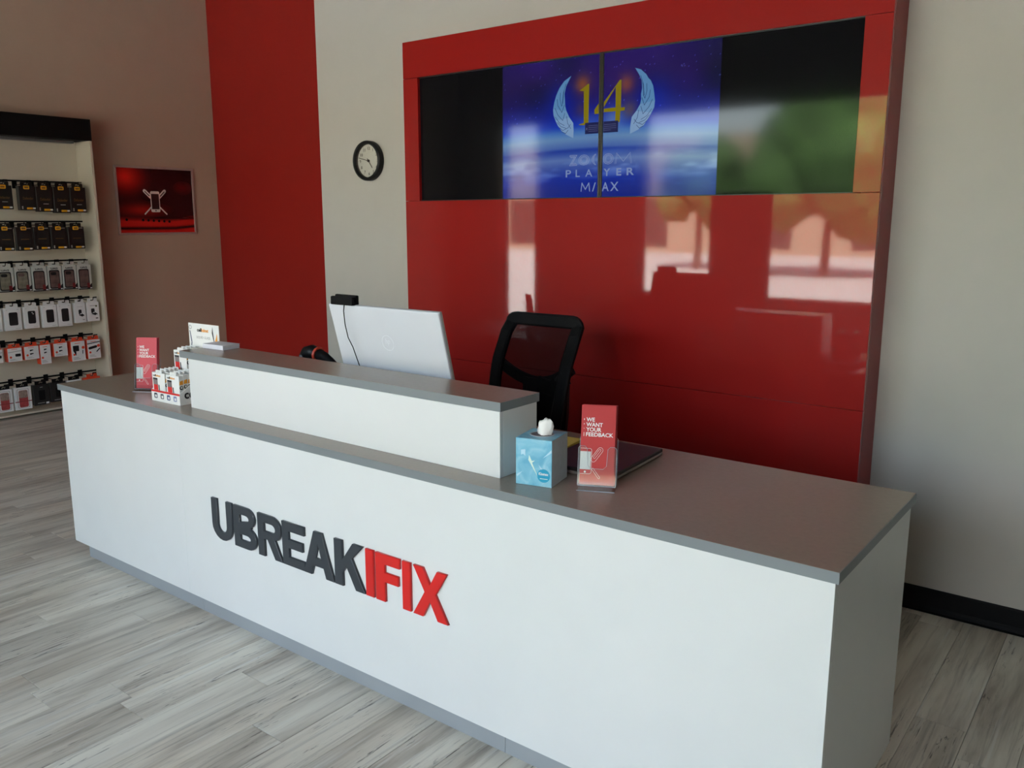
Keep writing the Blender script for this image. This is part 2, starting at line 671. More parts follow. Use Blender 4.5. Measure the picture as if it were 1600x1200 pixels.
baseboard('baseboard_back', [(XA, YB), (XR, YB)], (0, -1))
baseboard('baseboard_left', [(XL, WIN_Y), (XL, YA)], (1, 0))
baseboard('baseboard_alcove', [(XL, YA), (XA, YA)], (0, -1))
baseboard('baseboard_right', [(XR, WIN_Y), (XR, YB)], (-1, 0))

# outside, seen only as light and as reflections
M_ASPHALT = mat('sunlit_pavement', (174, 172, 168), 0.9, var=0.12, scale=0.6)
M_STUCCO = mat('tan_stucco', (150, 132, 112), 0.9)
M_FOLIAGE = mat('foliage', (62, 92, 38), 0.8, var=0.4, scale=2.0)
M_BARK = mat('bark', (80, 62, 48), 0.9)
struct(bx('ground_outside', M_ASPHALT, None, -45, 45, -60, WIN_Y - 0.15, -0.3, -0.06))
b = struct(bx('building_outside', M_STUCCO, None, -42, 30, -46, -38, -0.06, 6.2))
for k in range(10):
    bx('shop_window', M_ALU, b, -40 + k * 7, -36 + k * 7, -38.05, -37.95, 0.3, 3.0)


def tree(xx, yy, h, r, label):
    t = thing('tree', label, 'tree', (xx, yy, -0.06))
    bm = bmesh.new()
    tube(bm, [(0, 0, 0), (0.05, 0, h * 0.3), (0, 0.05, h * 0.6)], [0.16, 0.12, 0.07])
    obj('trunk', bm, M_BARK, t)
    bm = bmesh.new()
    for k in range(9):
        a = k * 2.4
        rr = r * (0.45 + 0.25 * random.random())
        g = bmesh.ops.create_icosphere(bm, subdivisions=2, radius=rr)
        c = Vector((math.cos(a) * r * 0.55, math.sin(a) * r * 0.55, h * 0.5 + (k / 8) * h * 0.38))
        for v in g['verts']:
            v.co = v.co * random.uniform(0.85, 1.12) + c
    obj('crown', bm, M_FOLIAGE, t)


tree(-8.2, -22, 5.6, 2.4, 'green tree outside, mirrored at the right end of the red panel')
tree(-13.5, -24, 4.4, 1.6, 'smaller green tree outside, further along the pavement')
tree(-3.5, -24, 5.0, 2.0, 'green tree outside, straight across from the shop door')

# a tall dark display stand by the window, which the red panel mirrors as its dark middle band
st = thing('display_stand', 'tall dark display stand in front of the shop window, mirrored in the red panel', 'display stand', (-3.335, -3.72, 0))
bx('foot', M_BLACK, st, -0.355, 0.355, -0.16, 0.16, 0.0, 0.05, bev=0.006)
bx('panel', M_BOXDARK, st, -0.355, 0.355, -0.03, 0.03, 0.0505, 2.0, bev=0.006)
bx('top_cap', M_BLACK, st, -0.36, 0.36, -0.036, 0.036, 2.0005, 2.03, bev=0.004)

# ------------------------------------------------------------------ reception desk
H, T, DL, DD, OV = 0.9, 0.03, 3.886, 0.755, 0.0104
KH = 0.0623
desk = thing('reception_desk', 'long white laminate reception desk with grey countertop, raised ledge and raised wall letters', 'desk', (0, 0, 0))
bx('countertop', M_GREY, desk, -DL + 0.001, -0.001, 0.001, DD - 0.001, H - T, H, bev=0.0008, seg=1)['label'] = 'grey laminate countertop'
for q in ((-DL, 0, 0, 0.001), (-DL, -DL + 0.001, 0.0011, DD), (-0.001, 0, 0.0011, DD)):
    bx('window_lit_edge', M_LITEDGE, desk, *q, H - T, H - 0.0006)  # thin strip carrying the painted window light on the countertop edges
for a, b in ((-DL + OV, -2.81015), (-2.80985, -OV)):
    bx('front_panel', M_WHITE, desk, a, b, OV, OV + 0.02, KH, H - T, bev=0.0008, seg=1)
bx('end_panel', M_WHITE, desk, -OV - 0.02, -OV, OV + 0.0205, DD - OV, KH, H - T, bev=0.0008, seg=1)
bx('end_panel', M_WHITE, desk, -DL + OV, -DL + OV + 0.02, OV + 0.0205, DD - OV, KH, H - T, bev=0.0008, seg=1)
for a, b in ((-2.81, -2.79), (-1.11, -1.09)):
    bx('support_panel', M_WHITE, desk, a, b, OV + 0.021, DD - 0.06, KH, H - T)
for a, b in ((-3.751, -2.7225), (-2.7215, -1.0145), (-1.0135, -0.14)):
    bx('kick_board', M_KICK, desk, a, b, 0.0187, 0.036, 0.0, KH, bev=0.0006, seg=1)
bx('kick_board', M_KICK, desk, -0.158, -0.14, 0.0365, DD - 0.05, 0.0, KH)
bx('kick_board', M_KICK, desk, -3.751, -3.733, 0.0365, DD - 0.05, 0.0, KH)
bx('bottom_panel', M_WHITE, desk, -DL + OV + 0.021, -OV - 0.021, 0.037, DD - 0.06, KH, KH + 0.018)
# raised transaction ledge
RZ = 1.148
bx('ledge_front', M_WHITE, desk, -2.843, -1.098, 0.1004, 0.1184, H, RZ - T, bev=0.0008, seg=1)
bx('ledge_side', M_WHITE, desk, -1.116, -1.098, 0.1186, 0.300, H, RZ - T, bev=0.0008, seg=1)
bx('ledge_side', M_WHITE, desk, -2.843, -2.825, 0.1186, 0.300, H, RZ - T, bev=0.0008, seg=1)
bx('ledge_back', M_WHITE, desk, -2.824, -1.117, 0.282, 0.300, H, RZ - T)
bm = bmesh.new()
box(bm, -2.911, -1.099, 0.1039, 0.3136, RZ - T, RZ, bev=0.0008, seg=1)
for q in ((-2.912, -1.098, 0.1029, 0.1039), (-2.912, -2.911, 0.104, 0.3146), (-1.099, -1.098, 0.104, 0.3146)):
    bx('window_lit_edge', M_LITEDGE, desk, *q, RZ - T, RZ - 0.0006)  # same painted window light along the ledge's edges
obj('ledge_top', bm, M_GREY, desk)['label'] = 'grey laminate top of the raised ledge'

# letters, 18 cm high
ZB, ZT = 0.392, 0.570
HH = ZT - ZB
SW = 0.040


def LX(x0, x1):
    return lambda u, v: (x0 + (x1 - x0) * u, ZB + HH * v)


def arc(cx, cz, rx, rz, a0, a1, n=10):
    return [(cx + rx * math.cos(math.radians(a0 + (a1 - a0) * k / n)), cz + rz * math.sin(math.radians(a0 + (a1 - a0) * k / n))) for k in range(n + 1)]


def letter_loops():
    out = []
    x0, x1 = -2.567, -2.424                                    # U
    r = (x1 - x0) / 2
    cx, cz = (x0 + x1) / 2, ZB + 0.066
    out.append(('U', [[(x0, ZT), (x0, cz)] + arc(cx, cz, r, 0.066, 180, 360)[1:] + [(x1, ZT), (x1 - SW, ZT), (x1 - SW, cz)] + arc(cx, cz, r - SW, 0.066 - SW * 0.9, 360, 180)[1:] + [(x0 + SW, ZT)]]))
    x0, x1 = -2.411, -2.262                                    # B
    zm = ZB + HH * 0.52
    ru = (ZT - zm) / 2
    rl = (zm - ZB) / 2
    out.append(('B', [[(x0, ZB), (x1 - 0.055, ZB)] + arc(x1 - 0.055, ZB + rl, 0.055, rl, -90, 75)[1:] + [(x1 - 0.03, zm + 0.002)] + arc(x1 - 0.06, zm + ru, 0.052, ru, -60, 90)[0:] + [(x0, ZT)],
                      rect(x0 + SW, x0 + SW + 0.02, zm + 0.018, ZT - 0.034)[:1] + arc(x1 - 0.07, zm + ru - 0.004, 0.024, ru - 0.030, -90, 90) + [(x0 + SW, zm + ru * 2 - 0.034)],
                      [(x0 + SW, ZB + 0.034)] + arc(x1 - 0.066, ZB + rl - 0.0, 0.027, rl - 0.034, -90, 90) + [(x0 + SW, ZB + rl * 2 - 0.034)]]))
    x0, x1 = -2.250, -2.097                                    # R
    zm = ZB + HH * 0.42
    ru = (ZT - zm) / 2
    out.append(('R', [[(x0, ZB), (x0 + SW, ZB), (x0 + SW, zm), (x0 + 0.062, zm), (x1 - SW - 0.006, ZB), (x1, ZB), (x0 + 0.108, zm + 0.008)] + arc(x1 - 0.062, zm + ru, 0.058, ru, -52, 90) + [(x0, ZT)],
                      [(x0 + SW, zm + 0.034)] + arc(x1 - 0.066, zm + ru, 0.026, ru - 0.034, -90, 90) + [(x0 + SW, ZT - 0.034)]]))
    x0, x1 = -2.094, -1.960                                    # E
    zm = ZB + HH * 0.5
    out.append(('E', [[(x0, ZB), (x1, ZB), (x1, ZB + 0.036), (x0 + SW, ZB + 0.036), (x0 + SW, zm - 0.016), (x1 - 0.012, zm - 0.016), (x1 - 0.012, zm + 0.020), (x0 + SW, zm + 0.020), (x0 + SW, ZT - 0.036), (x1, ZT - 0.036), (x1, ZT), (x0, ZT)]]))
    p = LX(-1.968, -1.792)                                     # A
    out.append(('A', [[p(0, 0), p(.26, 0), p(.335, .22), p(.66, .22), p(.735, 0), p(1, 0), p(.635, 1), p(.365, 1)], [p(.405, .405), p(.5, .72), p(.595, .405)]]))
    x0, x1 = -1.788, -1.626                                    # K
    p = LX(x0, x1)
    out.append(('K', [[p(0, 0), p(.27, 0), p(.27, .30), p(.40, .46), p(.70, 0), p(1.0, 0), p(.585, .665), p(.96, 1), p(.62, 1), p(.27, .59), p(.27, 1), p(0, 1)]]))
    out.append(('I', [rect(-1.620, -1.579, ZB, ZT)]))
    x0, x1 = -1.568, -1.448                                    # F
    out.append(('F', [[(x0, ZB), (x0 + 0.046, ZB), (x0 + 0.046, ZB + HH * .42), (x1 - 0.008, ZB + HH * .42), (x1 - 0.008, ZB + HH * .62), (x0 + 0.046, ZB + HH * .62), (x0 + 0.046, ZT - 0.037), (x1, ZT - 0.037), (x1, ZT), (x0, ZT)]]))
    out.append(('I', [rect(-1.436, -1.397, ZB, ZT)]))
    p = LX(-1.386, -1.226)                                     # X
    out.append(('X', [[p(0, 0), p(.29, 0), p(.5, .345), p(.71, 0), p(1, 0), p(.655, .52), p(.98, 1), p(.70, 1), p(.5, .685), p(.30, 1), p(.02, 1), p(.345, .52)]]))
    return out


for i, (ch, loops) in enumerate(letter_loops()):
    dark = i < 6
    o = decal('letter', loops, M_LGREY if dark else M_LRED, desk, y=OV, ext=0.0055, bevel=0.0014)
    o.location = (-0.016, 0, -0.0065)
    o['label'] = 'charcoal raised letter %s' % ch if dark else 'red raised letter %s' % ch

# ------------------------------------------------------------------ red media wall and the two televisions
PY, PXL, PXR = 1.766, -3.127, -0.441
PTOP, SZT, SZB = 2.7186, 2.5174, 1.827
SXL, SXR = -3.0125, -0.5498
mw = thing('media_wall', 'big glossy red laminate wall unit framing the screens behind the desk', 'wall panel', ((PXL + PXR) / 2, PY, 0))
ox = (PXL + PXR) / 2


def mwbox(name, mt, x0, x1, y0, y1, z0, z1, bev=0.0012):
    return bx(name, mt, mw, x0 - ox, x1 - ox, y0 - PY, y1 - PY, z0, z1, bev=bev, seg=1)


g = 0.0008
mwbox('top_board', M_PANEL, PXL, PXR, PY, PY + 0.02, SZT + g, PTOP)
mwbox('side_stile', M_PANEL, PXL, SXL, PY, PY + 0.02, SZB + g, SZT - g)
mwbox('side_stile', M_PANEL, SXR, PXR, PY, PY + 0.02, SZB + g, SZT - g)
mwbox('main_board', M_PANEL, PXL, PXR, PY, PY + 0.02, 0.913 + g, SZB - g)
mwbox('lower_board', M_PANEL, PXL, PXR, PY, PY + 0.02, 0.0, 0.913 - g)
mwbox('side_return', M_PANELSIDE, PXR - 0.02, PXR, PY + 0.0203, YB - 0.0005, 0.0, PTOP)['label'] = 'darker red side of the unit'
mwbox('side_return', M_PANELSIDE, PXL, PXL + 0.02, PY + 0.0203, YB - 0.0005, 0.0, PTOP)
mwbox('top_return', M_PANELSIDE, PXL + 0.021, PXR - 0.021, PY + 0.0203, YB - 0.0005, PTOP - 0.02, PTOP)


def smooth_noise(X, Z, sx, sz, seed):
    r = np.random.default_rng(seed)
    g_ = r.random((64, 64))
    u, v = (X * sx) % 63, (Z * sz) % 63
    i, j = np.floor(u).astype(int), np.floor(v).astype(int)
    fu, fv = u - i, v - j
    fu, fv = fu * fu * (3 - 2 * fu), fv * fv * (3 - 2 * fv)
    i1, j1 = (i + 1) % 64, (j + 1) % 64
    return (g_[i, j] * (1 - fu) + g_[i1, j] * fu) * (1 - fv) + (g_[i, j1] * (1 - fu) + g_[i1, j1] * fu) * fv


IX0, IX1 = -2.409, -1.163


def screen_picture(X, Z):
    """Dawn over the Earth's curve under a violet starry sky; black to both sides."""
    u = (X - IX0) / (IX1 - IX0)
    v = (Z - SZB) / (SZT - SZB) + 0.06 * (u - 0.48) ** 2 * 4 * 0.5
    st = [(-0.1, (24, 38, 132)), (0.06, (22, 40, 140)), (0.14, (20, 46, 158)), (0.22, (58, 84, 168)), (0.28, (92, 120, 182)), (0.345, (30, 60, 160)),
          (0.365, (72, 104, 176)), (0.43, (104, 144, 190)), (0.475, (70, 120, 192)), (0.52, (24, 62, 184)), (0.60, (18, 30, 140)), (0.72, (26, 20, 88)), (0.85, (32, 22, 74)), (1.1, (26, 22, 78))]
    xs_ = [s[0] for s in st]
    c = np.stack([np.interp(v, xs_, [s[1][k] for s in st]) for k in range(3)], -1)
    n1 = smooth_noise(X + 9, Z + 3, 7, 30, 1) * 0.6 + smooth_noise(X + 9, Z + 3, 17, 70, 2) * 0.4
    cl = np.clip((n1 - 0.45) * 3, 0, 1) * np.clip(1 - np.abs(v - 0.22) / 0.16, 0, 1)
    c += cl[..., None] * np.array([50, 55, 40])
    right = np.clip((u - 0.55) * 2.2, 0, 1) * np.clip(1 - np.abs(v - 0.30) / 0.22, 0, 1)
    c += right[..., None] * np.array([40, 36, 16])
    n2 = smooth_noise(X + 5, Z + 5, 6, 6, 3)
    sky_ = np.clip((v - 0.5) * 3, 0, 1)
    c += (sky_ * (n2 - 0.5))[..., None] * np.array([34, 6, 60])
    for cx, cz, rr, col, a in ((-2.03, 2.30, 0.15, (10, 40, 160), 0.7), (-1.50, 2.28, 0.15, (10, 40, 170), 0.7), (-1.90, 2.38, 0.07, (150, 84, 40), 0.8), (-1.65, 2.36, 0.07, (150, 80, 50), 0.75), (-1.91, 2.26, 0.06, (90, 60, 60), 0.5), (-1.63, 2.24, 0.07, (120, 90, 60), 0.6), (-1.72, 2.20, 0.10, (110, 140, 190), 0.7), (-1.85, 2.19, 0.08, (80, 110, 180), 0.5)):
        w_ = a * np.exp(-((X - cx) ** 2 + ((Z - cz) * 1.0) ** 2) / (rr * 0.62) ** 2)
        c = c * (1 - w_[..., None]) + np.array(col) * w_[..., None]
    st_ = (np.random.default_rng(8).random(X.shape) > 0.9965) & (v > 0.58)
    c[st_] += np.array([60, 70, 110])
    inside = np.clip((X - IX0) / 0.004, 0, 1) * np.clip((IX1 - X) / 0.004, 0, 1)
    return c * inside[..., None] + np.array([5, 5, 6]) * (1 - inside[..., None])


M_PIC = attr_mat('lit_screen', SCREEN, 0.07, 0.3)
SY = 1.786


def television(x0, x1, label, bz):
    cx = (x0 + x1) / 2
    t = thing('television', label, 'television', (cx, SY, SZB - 0.004))
    zz = SZB - 0.004
    a, b, h = x0 - cx, x1 - cx, SZT - SZB + 0.008
    bx('cabinet', M_BLACK, t, a, b, 0.001, 0.05, 0, h, bev=0.003)
    bm = bmesh.new()
    for q in ((a, a + bz[0], 0, h), (b - bz[1], b, 0, h), (a + bz[0], b - bz[1], 0, 0.008), (a + bz[0], b - bz[1], h - 0.008, h)):
        box(bm, q[0], q[1], -0.006, 0.0008, q[2], q[3], 0.0012, 1)
    obj('bezel', bm, mat('dark_bezel', (24, 23, 21), 0.35), t)
    s = picture_grid('screen', a + bz[0], b - bz[1], 0.008, h - 0.008, 300, 170, lambda X, Z: screen_picture(X + cx, Z + zz), M_PIC, t, -0.0005)
    return t, s, cx, zz


tvl, sl_, cxl, zl = television(-3.03, -1.7885, 'left wide screen showing half a yellow 14 and one pale wing', (0.012, 0.012))
tvr, sr_, cxr, zr = television(-1.7875, -0.535, 'right wide screen showing the other wing beside a black half', (0.012, 0.012))

M_WING = lit_mat('wing_blue', (92, 142, 190))
M_WINGLINE = lit_mat('wing_line', (22, 46, 104))
M_14 = lit_mat('digit_yellow', (138, 124, 14))
M_14B = lit_mat('message_slate', (34, 38, 84))
M_TXT = lit_mat('screen_lettering', (132, 150, 196))
M_MSG = lit_mat('message_line', (96, 100, 140))


def on_screen(name, loops, m, scr, cx, zz, lift=0.0008):
    return decal(name, [[(p[0] - cx, p[1] - zz) for p in lp] for lp in loops], m, scr, y=-lift, ext=0.0001)


WL = [(-1.968, 2.428), (-2.011, 2.406), (-2.039, 2.376), (-2.059, 2.341), (-2.071, 2.308), (-2.078, 2.275), (-2.075, 2.245), (-2.063, 2.218), (-2.046, 2.19), (-2.022, 2.163), (-1.994, 2.144), (-1.952, 2.125), (-1.95, 2.162), (-1.953, 2.199), (-1.976, 2.227), (-1.995, 2.261), (-2.003, 2.284), (-2.005, 2.314), (-2.008, 2.344), (-1.999, 2.38)]
WR = [(-1.603, 2.429), (-1.572, 2.419), (-1.543, 2.395), (-1.530, 2.376), (-1.517, 2.364), (-1.504, 2.339), (-1.497, 2.304), (-1.492, 2.272), (-1.495, 2.241), (-1.508, 2.218), (-1.526, 2.192), (-1.549, 2.162), (-1.58, 2.143), (-1.623, 2.127), (-1.622, 2.163), (-1.615, 2.205), (-1.591, 2.231), (-1.571, 2.261), (-1.566, 2.285), (-1.568, 2.306), (-1.563, 2.333), (-1.566, 2.368), (-1.581, 2.397)]
FEATH = [[(0.004, 2.392), (-0.012, 2.35), (-0.018, 2.30)], [(-0.030, 2.352), (-0.032, 2.32), (-0.022, 2.286), (-0.014, 2.30), (-0.008, 2.36)], [(-0.050, 2.322), (-0.045, 2.29), (-0.020, 2.255), (-0.006, 2.29)],
         [(-0.062, 2.278), (-0.045, 2.245), (-0.014, 2.215), (-0.002, 2.25)], [(-0.060, 2.235), (-0.035, 2.205), (-0.004, 2.190)], [(-0.048, 2.208), (-0.025, 2.186), (0.006, 2.176)],
         [(-0.036, 2.182), (-0.012, 2.166), (0.020, 2.178), (0.034, 2.194)], [(0.010, 2.234), (0.016, 2.200), (0.036, 2.172)], [(-0.018, 2.160), (0.004, 2.150), (0.020, 2.166)]]


def strokes(lines, wd):
    out = []
    for ln in lines:
        for p, q in zip(ln, ln[1:]):
            out.append(capsule(p[0], p[1], q[0], q[1], wd, 3))
    return out


on_screen('wing', [WL], M_WING, sl_, cxl, zl)
bm_lines = strokes([[(-2.003 + a, b) for a, b in f] for f in FEATH], 0.0011)


def line_set(name, lines, m, scr, cx, zz, lift):
    bm = bmesh.new()
    for lp in lines:
        vs = [bm.verts.new((p[0] - cx, -lift, p[1] - zz)) for p in lp]
        bm.faces.new(vs)
    return obj(name, bm, m, scr)


line_set('feather_lines', bm_lines, M_WINGLINE, sl_, cxl, zl, 0.0016)
on_screen('wing', [WR], M_WING, sr_, cxr, zr)
M_WINGLOW = lit_mat('wing_pale_tip', (132, 166, 206))
M_WINGMID = lit_mat('wing_mid_blue', (110, 153, 197))
on_screen('wing_middle', [[p for p in WL if p[1] < 2.28]], M_WINGMID, sl_, cxl, zl, 0.0009)
on_screen('wing_middle', [[p for p in WR if p[1] < 2.275]], M_WINGMID, sr_, cxr, zr, 0.0009)
on_screen('wing_tip', [[p for p in WL if p[1] < 2.235]], M_WINGLOW, sl_, cxl, zl, 0.0012)
on_screen('wing_tip', [[p for p in WR if p[1] < 2.235]], M_WINGLOW, sr_, cxr, zr, 0.0012)
line_set('feather_lines', strokes([[(-1.568 - a, b) for a, b in f] for f in FEATH], 0.0011), M_WINGLINE, sr_, cxr, zr, 0.0016)
on_screen('digit', [[(-1.918, 2.352), (-1.868, 2.380), (-1.861, 2.380), (-1.862, 2.187), (-1.889, 2.184), (-1.918, 2.187), (-1.918, 2.19), (-1.890, 2.195), (-1.892, 2.348)]], M_14, sl_, cxl, zl)
on_screen('digit', [[(-1.829, 2.253), (-1.827, 2.233), (-1.802, 2.2335), (-1.802, 2.2535), (-1.8055, 2.2535), (-1.802, 2.262), (-1.802, 2.284), (-1.829, 2.253)][:7]], M_14, sl_, cxl, zl)
on_screen('digit', [[(-1.774, 2.238), (-1.707, 2.238), (-1.708, 2.19), (-1.682, 2.185), (-1.679, 2.237), (-1.656, 2.238), (-1.654, 2.253), (-1.677, 2.254), (-1.677, 2.381), (-1.685, 2.383), (-1.774, 2.286), (-1.774, 2.262), (-1.708, 2.352), (-1.707, 2.256), (-1.774, 2.255)]], M_14, sr_, cxr, zr)
on_screen('message_box', [rect(-1.881, -1.802, 2.140, 2.194)], M_14B, sl_, cxl, zl, 0.0016)
on_screen('message_box', [rect(-1.774, -1.690, 2.140, 2.194)], M_14B, sr_, cxr, zr, 0.0016)
line_set('message_lines', [rect(-1.86, -1.805, 2.178 - k * 0.009, 2.180 - k * 0.009) for k in range(4)] + [rect(-1.874, -1.868, 2.160, 2.170)], M_MSG, sl_, cxl, zl, 0.0022)
line_set('message_lines', [rect(-1.771, -1.70 - (k == 3) * 0.03, 2.178 - k * 0.009, 2.180 - k * 0.009) for k in range(4)], M_MSG, sr_, cxr, zr, 0.0022)


def scr_text(s, x0, x1, z0, hgt, scr, cx, zz, outline=0.0, bold=0.0, shear=0.0):
    return text('lettering', s, 0.05, x0 - cx, z0 - zz, M_TXT, scr, y=-0.0012, fit=(x1 - x0, hgt), outline=outline, bold=bold, shear=shear, ext=0.0001)


def m_lines(x0, x1, z0, h, slant=0.0):
    return [[(x0, z0), (x0 + slant + (x1 - x0) * 0.10, z0 + h), ((x0 + x1) / 2, z0 + h * 0.22), (x1 - (x1 - x0) * 0.10, z0 + h), (x1, z0)]]


for s, a, b in (('Z', -1.975, -1.925), ('O', -1.918, -1.852), ('(', -1.838, -1.812)):
    scr_text(s, a, b, 1.988, 0.053, sl_, cxl, zl, outline=0.0009)
    if s != '(':
        w_ = b - a
        scr_text(s, a + w_ * .16, b - w_ * .16, 1.996, 0.037, sl_, cxl, zl, outline=0.0009)
for k in (0, 1):
    q = 0.006 * k
    line_set('lettering', strokes(m_lines(-1.704 + q, -1.608 - q, 1.988, 0.053 - q * 1.2), 0.0009), M_TXT, sr_, cxr, zr, 0.0014)
for s, a, b in (('O', -1.772, -1.712),):
    scr_text(s, a, b, 1.988, 0.053, sr_, cxr, zr, outline=0.0009)
    w_ = b - a
    scr_text(s, a + w_ * .14, b - w_ * .14, 1.996, 0.037, sr_, cxr, zr, outline=0.0009)
for s, a, b in (('P', -1.995, -1.962), ('L', -1.934, -1.908), ('A', -1.876, -1.834)):
    scr_text(s, a, b, 1.932, 0.036, sl_, cxl, zl, bold=0.0006)
for s, a, b in (('Y', -1.768, -1.730), ('E', -1.694, -1.666), ('R', -1.636, -1.594)):
    scr_text(s, a, b, 1.932, 0.036, sr_, cxr, zr, bold=0.0012)
line_set('lettering', strokes(m_lines(-1.900, -1.848, 1.860, 0.041), 0.0026), M_TXT, sl_, cxl, zl, 0.0014)
scr_text('/', -1.834, -1.812, 1.858, 0.044, sl_, cxl, zl, bold=0.0005)
scr_text('A', -1.780 + 0.004, -1.736, 1.858, 0.044, sr_, cxr, zr, bold=0.0005)
scr_text('X', -1.728, -1.680, 1.858, 0.044, sr_, cxr, zr, bold=0.0005)

# ------------------------------------------------------------------ wall clock
ck = thing('wall_clock', 'round black rimmed wall clock with a white dial on the white wall', 'clock', (-3.642, YB, 2.091))
bm = bmesh.new()
lathe(bm, [(0.0, 0.0005), (0.122, 0.0005), (0.1255, 0.006), (0.1255, 0.036), (0.122, 0.044), (0.108, 0.045), (0.1045, 0.042), (0.1035, 0.014), (0.0, 0.014)], 56, 'y')
obj('rim', bm, M_BLACK, ck, True)
bm = bmesh.new()
lathe(bm, [(0.0, 0.0145), (0.1033, 0.0145), (0.1033, 0.0165), (0.0, 0.0165)], 48, 'y')
face = obj('dial', bm, mat('dial_white', (214, 214, 206), 0.5), ck)
for k in range(1, 13):
    a = PI / 2 - k * PI / 6
    t = text_mesh(str(k), 0.026, bold=0.0003, align='CENTER')
    t.transform(Matrix.Translation((math.cos(a) * 0.079, -0.0168, math.sin(a) * 0.079 - 0.0095)) @ FRONT)
    link('numeral', t, M_INK, face)
bm = bmesh.new()
for k in range(60):
    a = k * PI / 30
    r0 = 0.0945 if k % 5 == 0 else 0.098
    d, s = Vector((math.cos(a), 0, math.sin(a))), Vector((-math.sin(a), 0, math.cos(a))) * (0.001 if k % 5 == 0 else 0.0004)
    q = [d * r0 - s, d * 0.1015 - s, d * 0.1015 + s, d * r0 + s]
    bm.faces.new([bm.verts.new(v + Vector((0, -0.0168, 0))) for v in q])
obj('minute_marks', bm, M_INK, face)


def hand(name, ang, length, wdt, y):
    a = math.radians(90 - ang)
    decal(name, [capsule(-0.016 * math.cos(a), -0.016 * math.sin(a), length * math.cos(a), length * math.sin(a), wdt)], M_INK, ck, y=y, ext=0.0006)


hand('hour_hand', 143.5, 0.052, 0.0028, -0.020)
hand('minute_hand', 284, 0.089, 0.0019, -0.023)
bm = bmesh.new()
lathe(bm, [(0.0, 0.0165), (0.008, 0.0165), (0.008, 0.026), (0.0, 0.027)], 16, 'y')
obj('hub', bm, M_INK, ck)
bm = bmesh.new()
lathe(bm, [(0.0, 0.0345), (0.1036, 0.0345), (0.1036, 0.0355), (0.0, 0.0355)], 40, 'y')
obj('cover', bm, thin_clear('clock_glass', (0.97, 0.97, 0.96), 0.02, 0.04, 0.4), ck)

# ------------------------------------------------------------------ framed picture on the left wall
LW = PI / 2          # things on the left wall: local x runs along world +y, local -y faces the room
pic = thing('framed_picture', 'silver framed dark red print of a phone and crossed tools on the tan wall', 'picture', (XL, 2.855, 1.573), LW)
pw, ph = 0.852, 0.672
bm = bmesh.new()
fr = 0.022
for q in ((-pw / 2, pw / 2, 0, fr), (-pw / 2, pw / 2, ph - fr, ph), (-pw / 2, -pw / 2 + fr, fr, ph - fr), (pw / 2 - fr, pw / 2, fr, ph - fr)):
    box(bm, q[0], q[1], -0.02, -0.001, q[2], q[3], 0.005)
obj('frame', bm, M_STEEL, pic)
bx('backing', M_BLACK, pic, -pw / 2 + 0.005, pw / 2 - 0.005, -0.008, -0.001, 0.005, ph - 0.005)


def phone_photo(X, Z):
    u, v = X / pw + 0.5, Z / ph
    c = np.zeros(X.shape + (3,)) + np.array([22, 8, 8])
    a = np.exp(-(((u - 0.12) / 0.22) ** 2 + ((v - 0.84) / 0.22) ** 2))
    c += a[..., None] * np.array([120, 18, 12])
    a = np.exp(-(((u - 0.3) / 0.3) ** 2 + ((v - 0.36) / 0.10) ** 2))
    c += a[..., None] * np.array([70, 12, 8])
    a = np.exp(-(((u - 0.85) / 0.12) ** 2 + ((v - 0.7) / 0.1) ** 2))
    c += a[..., None] * np.array([34, 6, 6])
    edge = 0.28 - 0.02 * np.sin(u * 3) + 0.12 * np.clip(u - 0.7, 0, 1) ** 1.2
    band = np.clip((edge - v) * 14, 0, 1)
    c = c * (1 - band[..., None]) + band[..., None] * np.array([118, 22, 18])
    low = np.exp(-((v - (0.095 + 0.10 * np.clip(u - 0.72, 0, 1) * 1.2)) / 0.022) ** 2)
    c = c * (1 - 0.9 * low[..., None]) + low[..., None] * np.array([16, 4, 4])
    low2 = np.exp(-((v - 0.245) / 0.016) ** 2) * np.clip((u - 0.3) * 4, 0, 1)
    c = c * (1 - 0.6 * low2[..., None])
    return c * 1.8 - 6


pr = picture_grid('print', -pw / 2 + 0.016, pw / 2 - 0.016, 0.016, ph - 0.016, 120, 96, phone_photo, attr_mat('glossy_print', 0, 0.25), pic, -0.0095)
PYC, PZ0 = 2.855, 1.573


def pz(y, z):
    return (y - PYC, z - PZ0)


M_ICON = mat('icon_white', (222, 214, 206), 0.5)
M_HOLE = mat('hole_print', (10, 3, 3), 0.5, spec=0.1)
M_ICONDK = mat('icon_screen', (52, 28, 26), 0.4)
a0, a1, z0, z1 = 2.788 - PYC, 2.886 - PYC, 1.798 - PZ0, 2.004 - PZ0
decal('hole', [circ(*pz(2.52, 1.722), 0.014, 14)], M_HOLE, pr, y=-0.0096)
for k in range(6):
    decal('hole', [circ(*pz(2.692 + k * 0.057, 1.719 - k * 0.003), 0.0135, 14)], M_HOLE, pr, y=-0.0096)
for sgn in (-1, 1):
    cxp = (a0 + a1) / 2
    decal('tool_head', [capsule(cxp + sgn * 0.045, z1 - 0.058, cxp + sgn * 0.108, z1 + 0.002, 0.017), capsule(cxp + sgn * 0.06, z1 - 0.046, cxp + sgn * 0.104, z1 - 0.004, 0.0045)], M_ICON, pr, y=-0.0096)
    decal('tool_shaft', [capsule(cxp + sgn * 0.045, z0 + 0.05, cxp + sgn * 0.118, z0 - 0.02, 0.0065)], M_ICON, pr, y=-0.0096)
decal('phone_icon', [rrect(a0, a1, z0, z1, 0.014)], M_ICON, pr, y=-0.0103)
decal('phone_icon_screen', [rect(a0 + 0.008, a1 - 0.008, z0 + 0.028, z1 - 0.026)], M_ICONDK, pr, y=-0.0110)
